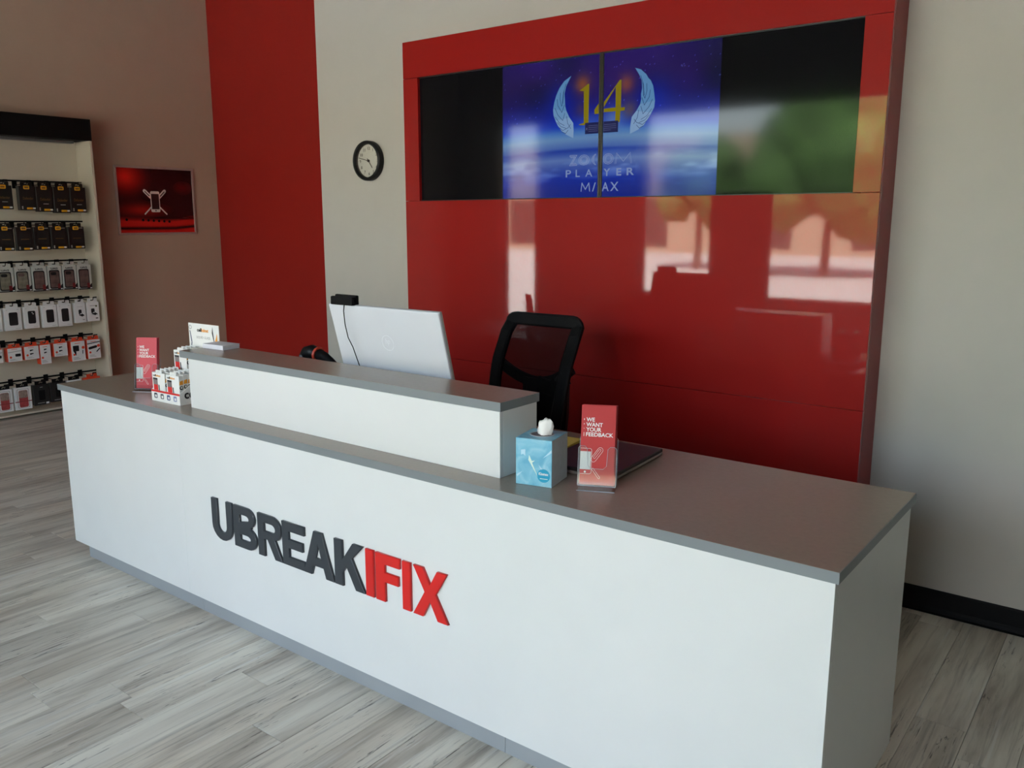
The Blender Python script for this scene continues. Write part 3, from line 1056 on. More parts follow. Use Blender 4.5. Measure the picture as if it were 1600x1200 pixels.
decal('phone_icon_button', [circ((a0 + a1) / 2, z0 + 0.014, 0.0075, 12)], M_INK, pr, y=-0.0110)

# ------------------------------------------------------------------ accessory display on the left wall
SYE = 2.06                      # right end of the unit (world y)
SXF, SXP = -7.40, -7.665        # front plane, face of the back panel
sh = thing('display_shelf', 'tall cream pegboard display unit with black header on the tan wall', 'display unit', (XL, SYE, 0), LW)
# local x = world y - SYE ; local y = XL - world x (towards the room is negative)
SD, SB = XL - SXF, XL - SXP
RAILS = [2.06, 1.705, 1.35, 0.995, 0.64, 0.285]
seams = [2.50] + RAILS + [0.02]
for za, zb in zip(seams, seams[1:]):
    bx('back_panel', M_SHELFWHITE, sh, -2.2, -0.0018, SB, -0.002, zb + 0.001, za - 0.001, bev=0.001, seg=1)
bx('side_panel', M_SHELFWHITE, sh, 0.0, 0.022, SD, -0.001, 0.02, 2.45)
bx('side_panel', M_SHELFWHITE, sh, -2.24, -2.2, SD, -0.001, 0.02, 2.45)
bx('base_deck', M_SHELFWHITE, sh, -2.2, -0.0005, SD, SB - 0.0005, 0.02, 0.036)
for xx in (-2.1, -1.1, -0.1):
    bx('leveling_foot', M_BLACK, sh, xx - 0.03, xx + 0.03, SD + 0.06, SD + 0.14, 0.0, 0.0195, bev=0.004)
hd = bx('header', M_HEADER, sh, -2.24, 0.022, SD - 0.004, -0.001, 2.425, 2.613, bev=0.002)
bx('light_strip', mat('grey_diffuser', (88, 88, 88), 0.4), hd, -2.15, -0.075, SD + 0.13, SD + 0.20, 2.402, 2.4245, bev=0.006)

hook_me = None


def hook(rail, x, z):
    global hook_me
    if hook_me is None:
        bm = bmesh.new()
        box(bm, -0.021, 0.021, SB - 0.008, SB - 0.0022, -0.060, 0.004, 0.002, 1)
        y1, y0 = SB - 0.004, SD + 0.012
        tube(bm, [(0, y1, -0.028), (0, y0 + 0.02, -0.028), (0, y0 + 0.006, -0.024), (0, y0, -0.012), (0, y0 - 0.002, 0.004)], 0.0034, 6)
        box(bm, -0.004, 0.034, y0 - 0.0045, y0 - 0.0015, -0.004, 0.006, 0.001, 1)
        o = obj('hook', bm, M_MATTBLACK, rail)
        hook_me = o.data
    else:
        o = link('hook', hook_me, None, rail)
    o.location = (x, 0, z)
    return o


rails = []
for z in RAILS:
    rails.append(bx('rail', M_MATTBLACK, sh, -2.2, -0.004, SB - 0.012, SB - 0.0005, z - 0.007, z + 0.007, bev=0.002, seg=1))

ROWS = {
    1: [(1.224, 1.366, 2.002, 1.802), (1.418, 1.556, 2.008, 1.801), (1.562, 1.702, 2.007, 1.788), (1.710, 1.850, 2.009, 1.781), (1.856, 1.996, 2.010, 1.788)],
    2: [(1.208, 1.341, 1.660, 1.458), (1.362, 1.494, 1.659, 1.455), (1.508, 1.643, 1.658, 1.458), (1.654, 1.790, 1.657, 1.459), (1.806, 1.950, 1.659, 1.461)],
    3: [(1.175, 1.305, 1.304, 1.094), (1.315, 1.446, 1.309, 1.099), (1.456, 1.584, 1.308, 1.090), (1.592, 1.713, 1.315, 1.099), (1.722, 1.846, 1.318, 1.102), (1.854, 1.980, 1.324, 1.098)],
    4: [(1.045, 1.172, 0.970, 0.773), (1.192, 1.332, 0.966, 0.769), (1.354, 1.478, 0.964, 0.771), (1.510, 1.636, 0.967, 0.768), (1.645, 1.768, 0.969, 0.767), (1.797, 1.897, 0.970, 0.787), (1.910, 2.024, 0.973, 0.794)],
    5: [(1.022, 1.148, 0.624, 0.503), (1.185, 1.305, 0.616, 0.494), (1.323, 1.448, 0.617, 0.498), (1.456, 1.550, 0.621, 0.445), (1.576, 1.700, 0.618, 0.495), (1.730, 1.860, 0.617, 0.430), (1.880, 2.004, 0.614, 0.433)],
    6: [(1.055, 1.188, 0.246, 0.046), (1.205, 1.345, 0.246, 0.046), (1.365, 1.500, 0.246, 0.060), (1.512, 1.652, 0.246, 0.068), (1.664, 1.795, 0.246, 0.09), (1.823, 1.975, 0.246, 0.09)],
}
ROWNAME = {1: 'top', 2: 'second', 3: 'third', 4: 'fourth', 5: 'fifth', 6: 'lowest'}
ORD = ['first', 'second', 'third', 'fourth', 'fifth', 'sixth', 'seventh']
XFACE = -7.43
M_UAG = mat('grey_green_card', (192, 194, 186), 0.5)
M_BOXBLACK = mat('black_carton', (22, 20, 18), 0.4, var=0.2, scale=30)
M_BOXGREY = mat('charcoal_carton', (34, 33, 32), 0.35, var=0.2, scale=30)
M_CASEBLACK = mat('black_phone_case', (34, 32, 33), 0.45)
M_GREENISH = mat('pale_case', (124, 120, 104), 0.35, var=0.25, scale=30)


def tab(t, w, h, m, cx=0.0):
    """Hang tab with a round-ended slot that the hook passes through."""
    tw = min(0.05, w * 0.4)
    sl = capsule(cx - 0.010, h + 0.018, cx + 0.010, h + 0.018, 0.0058, 5)
    decal('hang_tab', [rrect(cx - tw, cx + tw, h - 0.004, h + 0.034, 0.008), sl], m, t, y=0.006, ext=0.0006)


def carton(row, i, q):
    y0, y1, zt, zb = q
    w, h = y1 - y0, zt - zb
    n = len(ROWS[row])
    last = n - 1 - i
    place = '%s peg row, right end' % ROWNAME[row] if last == 0 else '%s peg row, %s from right' % (ROWNAME[row], ORD[last])
    dp = {1: 0.05, 2: 0.045, 3: 0.04, 4: 0.045, 5: 0.05, 6: 0.045}[row]
    if row == 5:
        dp = 0.075
    y = -0.0002
    cx = w / 2
    base = dict(cat='carton', group='boxed phone accessories on the peg display')

    def T(desc, name='phone_case_box'):
        return thing(name, desc + ', ' + place, base['cat'], (XFACE, y0, zb), LW, base['group'])

    if row in (1, 2):
        t = T('black carton with amber badge and gold lettering' if row == 1 else 'black carton with amber badge and dark window')
        bx('body', M_BOXBLACK, t, 0, w, 0, dp, 0, h, bev=0.0015, seg=1)
        tab(t, w, h, M_BOXBLACK, cx)
        decal('badge', [rrect(w * .30, w * .66, h - 0.028, h + 0.004, 0.007)], M_YEL, t, y=y)
        decal('badge_inner', [rrect(w * .36, w * .60, h - 0.020, h - 0.005, 0.003)], M_GOLD, t, y=y - 0.0008)
        if row == 1:
            text('lettering', 'Defender', 0.02, w * .22, h * .44, M_GOLD, t, y=y, fit=(w * .62, h * .11))
            if i != 1:
                decal('caption', [rect(w * .38, w * .70, h * .30, h * .325)], M_DIMPAPER, t, y=y)
        else:
            decal('window', [rrect(w * .2, w * .9, h * .26, h * .82, 0.01)], M_BOXGREY, t, y=y)
            decal('caption', [rect(w * .26, w * .78, h * .47, h * .49)], M_GOLD, t, y=y - 0.0008)
            decal('corner_text', [rect(w * .66, w * .92, h * .93, h * .95)], M_DIMPAPER, t, y=y)
        decal('price_label', [rrect(w * .40, w * .76, h * .04, h * .12, 0.003)], M_YEL, t, y=y)
        decal('label_end', [rrect(w * .77, w * .93, h * .05, h * .115, 0.003)], M_PAPER, t, y=y)
        decal('icons', [circ(w * .15, h * .14, 0.006, 10), circ(w * .15, h * .08, 0.006, 10)], M_DIMPAPER, t, y=y)
    elif row == 3:
        t = T('grey carton with black edged window, %s case' % ('pale' if i < 2 else 'brown'))
        bx('body', M_UAG, t, 0, w, 0, dp, 0, h, bev=0.0015, seg=1)
        tab(t, w, h, M_UAG, cx)
        text('lettering', 'UAG', 0.02, w * .24, h * .86, M_INK, t, y=y, fit=(w * .5, h * .07), bold=0.0008)
        decal('window_edge', [rrect(w * .08, w * .84, h * .06, h * .83, 0.016)], M_INK, t, y=y)
        decal('shown_case', [rrect(w * .14, w * .78, h * .11, h * .78, 0.012)], M_GREENISH if i < 2 else M_SHOWN, t, y=y - 0.0008)
        decal('camera_hole', [rrect(w * .20, w * .60, h * .62, h * .75, 0.012)], M_INK if i in (0, 3, 4) else M_SHOWN, t, y=y - 0.0016)
        decal('foot_band', [[(0.0, 0.0), (w, 0.0), (w, h * .26), (w * .62, h * .045), (0, h * .045)]], M_INK, t, y=y - 0.0008)
        decal('red_badge', [rrect(w * .64, w * .84, h * .07, h * .26, 0.004)], mat('dark_red_badge', (120, 32, 34), 0.5), t, y=y - 0.0016)
        decal('label_end', [rect(w * .84, w * .98, h * .03, h * .07)], M_PAPER, t, y=y - 0.0016)
    elif row == 4:
        kind = 'black phone case' if i < 5 else 'black car mount'
        t = T('white carton printed with a %s' % kind, 'accessory_box' if i >= 5 else 'phone_case_box')
        bx('body', M_PAPER, t, 0, w, 0, dp, 0, h, bev=0.0015, seg=1)
        tab(t, w, h, M_PAPER, cx)
        if i < 5:
            decal('printed_case', [rrect(w * .26, w * .78, h * .22, h * .80, 0.012)], M_CASEBLACK, t, y=y)
            if i == 2:
                decal('camera_hole', [circ(w * .56, h * .72, 0.005, 10), circ(w * .62, h * .66, 0.005, 10)], M_PAPER, t, y=y - 0.0008)
            decal('corner_text', [rect(w * .12, w * .2, h * .90, h * .92), rect(w * .76, w * .88, h * .91, h * .93), rect(w * .6, w * .9, h * .07, h * .085)], M_DIMPAPER, t, y=y)
        else:
            decal('printed_mount', [rrect(w * .34, w * .62, h * .42, h * .66, 0.008), capsule(w * .55, h * .45, w * .78, h * .36, 0.006), capsule(w * .44, h * .40, w * .66, h * .34, 0.007)], M_CASEBLACK, t, y=y)
            decal('caption', [rect(w * .25, w * .75, h * .80, h * .815), rect(w * .66, w * .86, h * .12, h * .17)], M_DIMPAPER if i == 5 else M_INK, t, y=y)
            if i == 6:
                decal('badge', [circ(w * .78, h * .78, 0.009, 12)], mat('olive_badge', (96, 100, 60), 0.5), t, y=y)
    elif row == 5:
        desc = ['white carton, orange sides, striped cable', 'white carton, orange sides, striped cable', 'white carton with orange sides and two black plugs', 'slim upright white carton with orange sides and plugs', 'wide white carton with orange sides and two plugs', 'white carton with orange sides and a wall charger', 'white carton with orange sides and a car charger'][i]
        t = T(desc, 'charger_box')
        bx('body', M_ORANGE, t, 0, w, 0.0012, dp, 0, h, bev=0.0015, seg=1)
        bx('front_face', M_PAPER, t, 0.002, w - 0.002, 0, 0.001, 0.002, h - 0.002)
        tab(t, w, h, M_ORANGE, cx)
        decal('caption', [rect(w * .28, w * .68, h * .88, h * .905)], M_ORANGE, t, y=y)
        if i in (2, 3, 4):
            for zz in (.66, .40) if h < .15 else (.74, .58):
                decal('plug', [rrect(w * .38, w * .62, h * zz - 0.009, h * zz + 0.009, 0.003), rect(w * .62, w * .98, h * zz - 0.002, h * zz + 0.002)], M_INK, t, y=y)
        elif i in (0, 1):
            decal('cable', [capsule(w * .06, h * .70, w * .94, h * .76, 0.0035)], M_DIMPAPER, t, y=y)
            decal('plug', [rrect(w * .52, w * .90, h * .36, h * .56, 0.006)], M_INK, t, y=y)
        elif i == 5:
            decal('plug', [rrect(w * .14, w * .56, h * .50, h * .78, 0.004), capsule(w * .32, h * .3, w * .34, h * .5, 0.002), capsule(w * .80, h * .36, w * .82, h * .52, 0.003)], M_INK, t, y=y)
        else:
            decal('plug', [capsule(w * .18, h * .56, w * .66, h * .62, 0.012), capsule(w * .70, h * .36, w * .92, h * .50, 0.005)], M_INK, t, y=y)
            decal('stripe', [capsule(w * .04, h * .79, w * .96, h * .86, 0.004)], M_INK, t, y=y)
        decal('orange_dot', [circ(w * .2, h * .34, 0.010, 12)] + ([circ(w * .86, h * .66, 0.014, 12)] if i > 4 else []), M_ORANGE, t, y=y)
        decal('small_print', [rect(w * .14, w * .5, h * .17, h * .20), rect(w * .14, w * .62, h * .10, h * .13)], M_DIMPAPER, t, y=y)
    else:
        if i < 2:
            t = T('white carton with a window over a pink glitter case')
            bx('body', M_PAPER, t, 0, w, 0, dp, 0, h, bev=0.0015, seg=1)
            decal('window_edge', [rrect(w * .14, w * .86, h * .07, h * .93, 0.01), rrect(w * .18, w * .82, h * .09, h * .91, 0.01)], M_DIMPAPER, t, y=y)
            decal('shown_case', [rrect(w * .24, w * .78, h * .10, h * .86, 0.014)], M_PINK, t, y=y)
            decal('glitter', [rrect(w * .25, w * .77, h * .52, h * .85, 0.013)], mat('pale_glitter', (150, 128, 116), 0.4, var=0.3, scale=60), t, y=y - 0.0008)
            decal('band', [rect(0, w, h * .34, h * .38)], mat('dark_pink', (140, 54, 54), 0.5), t, y=y - 0.0014)
            tm = M_BLACK
        elif i < 4:
            t = T('plain black carton with small white print', 'accessory_box')
            bx('body', M_BOXGREY, t, 0, w, 0, dp, 0, h, bev=0.0015, seg=1)
            decal('caption', [rect(w * .2, w * .66, h * .09, h * .115), rect(w * .42, w * .6, h * .86, h * .88)], M_DIMPAPER, t, y=y)
            decal('printed_phone', [rrect(w * .32, w * .72, h * .24, h * .72, 0.008)], M_BLACK, t, y=y)
            decal('label_end', [rect(w * .74, w * .92, h * .03, h * .12)], M_PAPER, t, y=y)
            tm = M_BLACK
        elif i == 4:
            t = T('cream topped carton mostly hidden behind the desk corner', 'accessory_box')
            bx('body', M_PAPER, t, 0, w, 0, dp, 0, h, bev=0.0015, seg=1)
            decal('caption', [rect(w * .2, w * .66, h * .8, h * .83)], M_INK, t, y=y)
            tm = M_BLACK
        else:
            t = T('orange red carton mostly hidden behind the desk corner', 'accessory_box')
            bx('body', M_ORANGE, t, 0, w, 0, dp, 0, h, bev=0.0015, seg=1)
            decal('caption', [rect(w * .2, w * .66, h * .8, h * .83)], M_PAPER, t, y=y)
            tm = M_ORANGE
        tab(t, w, h, tm, cx)
    hook(rails[row - 1], (y0 + y1) / 2 - SYE, zt + 0.018 - 0.003 + 0.028)


# each hang tab sits on its hook: the rail height minus the hook drop
for row, qs in ROWS.items():
    zt = {1: 2.009, 2: 1.659, 3: 1.314, 4: 0.967, 5: 0.617, 6: 0.262}[row]
    for i, q in enumerate(qs):
        carton(row, i, (q[0], q[1], zt, zt - (q[2] - q[3])))

# ------------------------------------------------------------------ monitor with card reader
mon = thing('computer', 'white all in one computer seen from behind, rising above the raised ledge', 'computer', (-1.90, 0.455, H))
mw_, mh_ = 0.612, 0.372
tilt = Matrix.Translation((0, 0, 0.118)) @ Matrix.Rotation(math.radians(14.6), 4, 'X')
M_PC = mat('white_plastic', (204, 207, 212), 0.35, var=0.01)
bm = bmesh.new()
vs = box(bm, -mw_ / 2, mw_ / 2, 0, 0.016, 0, mh_, 0.006, 3, M=tilt)
obj('rear_shell', bm, M_PC, mon)
bm = bmesh.new()
box(bm, -mw_ / 2 + 0.002, mw_ / 2 - 0.002, 0.0165, 0.024, 0.002, mh_ - 0.002, 0.003, 2, M=tilt)
obj('front_bezel', bm, mat('pale_bezel', (190, 188, 184), 0.4), mon)
bm = bmesh.new()
box(bm, -mw_ / 2 + 0.012, mw_ / 2 - 0.012, 0.0242, 0.0252, 0.05, mh_ - 0.012, M=tilt)
obj('screen', bm, M_SCREENBLACK, mon)
M_EMB = mat('embossed_white', (214, 217, 222), 0.3)
decal('emblem', [circ(0.0, 0.225, 0.033, 32), circ(0.0, 0.225, 0.0305, 32)], M_EMB, mon, y=0.0, ext=0.0003, M=tilt)
text('lettering', 'hp', 0.03, -0.013, 0.214, M_EMB, mon, y=0.0, M=tilt, fit=(0.026, 0.03), shear=0.25)
bm = bmesh.new()
box(bm, -0.05, 0.05, -0.002, 0.012, 0.02, 0.16, 0.004, 2, M=Matrix.Rotation(math.radians(-6), 4, 'X'))
box(bm, -0.11, 0.11, -0.07, 0.10, 0.0, 0.012, 0.005, 2)
obj('stand', bm, M_PC, mon)

cr = thing('card_reader', 'small black swipe card reader perched on the white computer', 'card reader', (-2.112, 0.362, 1.376))
bm = bmesh.new()
for ya, yb, hh in ((-0.014, 0.004, 0.036), (0.010, 0.026, 0.042)):
    box(bm, -0.064, 0.064, ya, yb, 0.006, hh, 0.005, 2)
box(bm, -0.064, 0.064, -0.014, 0.026, 0.002, 0.016, 0.004, 2)
obj('body', bm, M_MATTBLACK, cr)
# (its lead hangs down in front of the white shell)
bm = bmesh.new()
tube(bm, [(0.018, -0.012, 0.008), (0.019, -0.018, -0.02), (0.018, -0.012, -0.075), (0.024, -0.003, -0.13), (0.036, 0.010, -0.17), (0.038, 0.026, -0.215), (0.042, 0.045, -0.27), (0.05, 0.03, -0.34)], 0.0022, 6)
obj('lead', bm, M_MATTBLACK, cr)

# ------------------------------------------------------------------ barcode scanner in its stand
sc = thing('barcode_scanner', 'black hand scanner with an orange collar standing behind the raised ledge', 'scanner', (-2.455, 0.50, H))
bm = bmesh.new()
lathe(bm, [(0.0, 0.0), (0.055, 0.0), (0.056, 0.010), (0.040, 0.018), (0.014, 0.028), (0.010, 0.06), (0.010, 0.20), (0.0, 0.205)], 20)
obj('stand', bm, M_BLACK, sc, True)
bm = bmesh.new()
tube(bm, [(-0.098, 0, 0.172), (-0.088, 0, 0.200), (-0.066, 0, 0.224), (-0.034, 0, 0.232), (-0.002, 0, 0.228)], [0.022, 0.030, 0.034, 0.034, 0.030], 14)
obj('head', bm, M_BLACK, sc, True)
bm = bmesh.new()
tube(bm, [(0.0, 0, 0.228), (0.010, 0, 0.226)], [0.034, 0.032], 14)
obj('collar', bm, mat('orange_rubber', (186, 62, 40), 0.5), sc)
bm = bmesh.new()
tube(bm, [(0.008, 0, 0.226), (0.05, 0, 0.218), (0.09, 0, 0.200), (0.13, 0, 0.172), (0.142, 0, 0.160)], [0.026, 0.021, 0.018, 0.018, 0.012], 12)
obj('handle', bm, M_MATTBLACK, sc, True)
decal('window', [rrect(-0.088, -0.066, 0.196, 0.218, 0.006)], mat('grey_lens', (120, 124, 128), 0.2), sc, y=-0.033)

# ------------------------------------------------------------------ office chair
ch = thing('office_chair', 'black mesh back office chair standing between desk and red panel', 'chair', (-1.739, 0.98, 0))
CX = 0.0


def back_y(z):
    return float(np.interp(z, [0.55, 0.70, 0.81, 0.98, 1.07, 1.275], [0.09, 0.085, 0.10, 0.135, 0.16, 0.268]))


def half(z):
    return float(np.interp(z, [0.62, 0.75, 0.9, 1.05, 1.2, 1.28], [0.17, 0.198, 0.215, 0.222, 0.223, 0.218]))


bm = bmesh.new()
zs = np.linspace(0.64, 1.28, 17)
ZTOP = 1.282


def strip(bm, path, w, d):
    """A flat rounded bar (frame member) along the path; w across the face, d in depth."""
    path = [Vector(p) for p in path]
    rings = []
    for i, p in enumerate(path):
        t_ = (path[min(i + 1, len(path) - 1)] - path[max(i - 1, 0)]).normalized()
        nrm = Vector((0, 1, 0))
        s = t_.cross(nrm).normalized()
        nn = s.cross(t_)
        ring = []
        for cxx, cyy in ((-1, -.6), (-.7, -1), (.7, -1), (1, -.6), (1, .6), (.7, 1), (-.7, 1), (-1, .6)):
            ring.append(bm.verts.new(p + s * (cxx * w / 2) + nn * (cyy * d / 2)))
        rings.append(ring)
    for a, b in zip(rings, rings[1:]):
        for k in range(8):
            bm.faces.new((a[k], a[(k + 1) % 8], b[(k + 1) % 8], b[k]))
    bm.faces.new(rings[0][::-1]); bm.faces.new(rings[-1])


FW = 0.060
path = [(-half(z) + FW / 2, back_y(z), z) for z in zs[:-1]]
rtop = 0.03
cor = [(-half(1.27) + FW / 2 + rtop * (1 - math.cos(a)), back_y(1.26), 1.262 - rtop + rtop * math.sin(a)) for a in np.linspace(0.2, PI / 2, 5)]
path = [p for p in path if p[2] < 1.225] + cor
path = path + [(-p[0], p[1], p[2]) for p in path[::-1]]
strip(bm, path, FW, 0.026)
strip(bm, [(-half(0.64) + 0.03, back_y(0.64), 0.645), (0, back_y(0.64), 0.635), (half(0.64) - 0.03, back_y(0.64), 0.645)], 0.04, 0.026)
obj('back_frame', bm, M_MATTBLACK, ch)

m = bpy.data.materials.new('chair_mesh')
m.use_nodes = True
t_ = m.node_tree
t_.nodes.clear()
mo = t_.nodes.new('ShaderNodeOutputMaterial')
mt = t_.nodes.new('ShaderNodeBsdfTransparent')
md = t_.nodes.new('ShaderNodeBsdfDiffuse')
md.inputs['Color'].default_value = (0.012, 0.011, 0.011, 1)
mm = t_.nodes.new('ShaderNodeMixShader')
tcm = t_.nodes.new('ShaderNodeTexCoord')
wv = t_.nodes.new('ShaderNodeTexNoise')
wv.inputs['Scale'].default_value = 300
mrm = t_.nodes.new('ShaderNodeMapRange')
mrm.inputs['To Min'].default_value = 0.74
mrm.inputs['To Max'].default_value = 0.86
t_.links.new(tcm.outputs['Object'], wv.inputs['Vector'])
t_.links.new(wv.outputs['Fac'], mrm.inputs['Value'])
t_.links.new(mrm.outputs['Result'], mm.inputs['Fac'])
t_.links.new(mt.outputs['BSDF'], mm.inputs[1])
t_.links.new(md.outputs['BSDF'], mm.inputs[2])
t_.links.new(mm.outputs['Shader'], mo.inputs['Surface'])
bm = bmesh.new()
rows_ = []
for z in np.linspace(0.66, 1.245, 16):
    rows_.append([bm.verts.new(((half(z) - 0.03) * u, back_y(z) - 0.004 + 0.028 * (1 - u * u), z)) for u in np.linspace(-1, 1, 13)])
for a, b in zip(rows_, rows_[1:]):
    for k in range(12):
        bm.faces.new((a[k], a[k + 1], b[k + 1], b[k]))
obj('mesh_back', bm, m, ch, True)
bm = bmesh.new()
strip(bm, [((half(1.0) - 0.012) * u, back_y(1.03) + 0.035 + 0.022 * (1 - u * u), 1.065 - 0.085 * (1 - u * u)) for u in np.linspace(-1, 1, 13)], 0.052, 0.022)
obj('lumbar_bar', bm, M_BLACK, ch)
bm = bmesh.new()
strip(bm, [(0.06, back_y(1.0) + 0.056, 1.00), (0.06, 0.19, 0.85), (0.05, 0.175, 0.68), (0.0, 0.16, 0.54), (0, 0.05, 0.47)], 0.25, 0.03)
strip(bm, [(0.02, back_y(1.0) + 0.05, 0.98), (0.12, back_y(.95) + 0.04, 0.96), (0.20, back_y(.95) + 0.02, 1.03)], 0.07, 0.02)
obj('spine', bm, M_BLACK, ch)
bm = bmesh.new()
box(bm, -0.24, 0.24, -0.36, 0.10, 0.47, 0.55, 0.035, 4)
obj('seat', bm, mat('black_fabric', (20, 20, 21), 0.9, var=0.2, scale=150), ch, True)
bm = bmesh.new()
lathe(bm, [(0.0, 0.10), (0.035, 0.10), (0.035, 0.30), (0.022, 0.30), (0.022, 0.47), (0.0, 0.47)], 16, c=(0, -0.13, 0))
box(bm, -0.09, 0.09, -0.24, 0.02, 0.44, 0.475, 0.008, 2)
obj('gas_column', bm, M_BLACK, ch)
for k in range(5):
    a = k * 2 * PI / 5 + 0.3
    d = Vector((math.cos(a), math.sin(a), 0))
    c0 = Vector((0, -0.13, 0))
    bm = bmesh.new()
    tube(bm, [c0 + Vector((0, 0, 0.12)) + d * 0.03, c0 + Vector((0, 0, 0.10)) + d * 0.17, c0 + Vector((0, 0, 0.075)) + d * 0.30], [0.026, 0.022, 0.016], 8)
    lg = obj('leg', bm, M_BLACK, ch)
    bm = bmesh.new()
    s = Vector((-d.y, d.x, 0))
    p = c0 + d * 0.30 + Vector((0, 0, 0.028))
    tube(bm, [p - s * 0.022, p - s * 0.006], 0.028, 14)
    tube(bm, [p + s * 0.006, p + s * 0.022], 0.028, 14)
    tube(bm, [p, p + Vector((0, 0, 0.05))], 0.008, 8)
    obj('caster', bm, M_BLACK, lg)

# ------------------------------------------------------------------ tissue box
RT = math.radians(12.6)
tb = thing('tissue_box', 'light blue cube tissue box beside the end of the raised ledge', 'tissue box', (-1.027, 0.091, H), RT)
TW, TD, TH = 0.122, 0.132, 0.15


def tissue_mat():
    m = bpy.data.materials.new('painted_blue_card')
    m.use_nodes = True
    t = m.node_tree
    N, L = t.nodes.new, t.links.new
    b = t.nodes['Principled BSDF']
    tc = N('ShaderNodeTexCoord')
    n = N('ShaderNodeTexNoise'); n.inputs['Scale'].default_value = 16; n.inputs['Detail'].default_value = 5; n.inputs['Distortion'].default_value = 1.4
    L(tc.outputs['Object'], n.inputs['Vector'])
    r = N('ShaderNodeValToRGB')
    e = r.color_ramp.elements
    e[0].position, e[0].color = 0.3, lin((96, 166, 196))
    e[1].position, e[1].color = 0.75, lin((168, 206, 218))
    k = e.new(0.5); k.color = lin((124, 186, 208))
    L(n.outputs['Fac'], r.inputs['Fac'])
    L(r.outputs['Color'], b.inputs['Base Color'])
    b.inputs['Roughness'].default_value = 0.4
    return m


M_TISSUE = tissue_mat()
M_TSIDE = mat('grey_blue_card', (200, 214, 224), 0.45, var=0.05, scale=40)
bm = bmesh.new()
box(bm, 0, TW, 0, TD, 0, TH, 0.0012, 1)
o = obj('carton', bm, M_TISSUE, tb)
o.data.materials.append(M_TSIDE)
for f in o.data.polygons:
    if f.normal.x > 0.8:
        f.material_index = 1
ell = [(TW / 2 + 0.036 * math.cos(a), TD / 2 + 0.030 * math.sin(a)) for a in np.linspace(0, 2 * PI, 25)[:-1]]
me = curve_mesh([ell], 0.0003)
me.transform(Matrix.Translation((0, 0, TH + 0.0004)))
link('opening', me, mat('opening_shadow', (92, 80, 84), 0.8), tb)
me = curve_mesh([[(TW / 2 + 0.040 * math.cos(a), TD / 2 + 0.034 * math.sin(a)) for a in np.linspace(0, 2 * PI, 25)[:-1]], ell], 0.0006)
me.transform(Matrix.Translation((0, 0, TH + 0.0007)))
link('opening_film', me, mat('film_edge', (190, 200, 208), 0.25), tb)
bm = bmesh.new()
n = 18
prev = None
prof = [(0.001, 0.020, 0.012), (0.012, 0.023, 0.011), (0.026, 0.024, 0.009), (0.038, 0.022, 0.006), (0.046, 0.017, 0.003)]
for j, (h, ra, rb) in enumerate(prof):
    ring = []
    for k in range(n):
        a = 2 * PI * k / n
        wob = 1 + 0.28 * math.sin(3 * a + j * 0.5) + 0.12 * math.sin(7 * a + j)
        lift = 0.009 * math.sin(a + 2.3) * j / 4 + 0.003 * math.sin(4 * a) * j / 4
        ring.append(bm.verts.new((TW / 2 + 0.008 + ra * wob * math.cos(a), TD / 2 + rb * wob * math.sin(a), TH + h + lift)))
    if prev:
        for k in range(n):
            bm.faces.new((prev[k], prev[(k + 1) % n], ring[(k + 1) % n], ring[k]))
    prev = ring
cv = bm.verts.new((TW / 2 + 0.008, TD / 2, TH + 0.036))
for k in range(n):
    bm.faces.new((prev[k], prev[(k + 1) % n], cv))
obj('tissue', bm, mat('white_tissue', (236, 232, 226), 0.9), tb, True)
M_FRINGE = mat('painted_leaf', (206, 226, 214), 0.5)
M_FRINGE2 = mat('painted_pale_blue', (178, 212, 226), 0.5)
decal('painted_plane', [[(0.046, 0.098), (0.055, 0.080), (0.066, 0.082), (0.056, 0.074), (0.076, 0.030), (0.050, 0.072), (0.043, 0.082)]], M_FRINGE, tb, y=-0.0002)
decal('painted_plane', [[(0.018, 0.112), (0.033, 0.115), (0.033, 0.094), (0.026, 0.099), (0.018, 0.096)]], M_FRINGE2, tb, y=-0.0002)
decal('painted_plane', [[(0.092, 0.092), (0.121, 0.122), (0.121, 0.112)]], M_FRINGE2, tb, y=-0.0002)
decal('painted_plane', [[(0.078, 0.070), (0.092, 0.056), (0.086, 0.054)], [(0.002, 0.030), (0.024, 0.044), (0.006, 0.024)]], M_FRINGE2, tb, y=-0.0002)
lg = decal('logo_disc', [circ(0.095, 0.036, 0.0215, 28)], mat('teal_print', (22, 150, 186), 0.4), tb, y=-0.0002)
text('lettering', 'Kleenex', 0.01, 0.0785, 0.0375, M_PAPER, lg, y=-0.0009, fit=(0.033, 0.0095), bold=0.0002, shear=0.15)
decal('caption', [rect(0.083, 0.109, 0.0255, 0.0275)], M_FRINGE, lg, y=-0.0009)

# ------------------------------------------------------------------ leaflet holders and leaflets
LWD, LHT = 0.106, 0.245


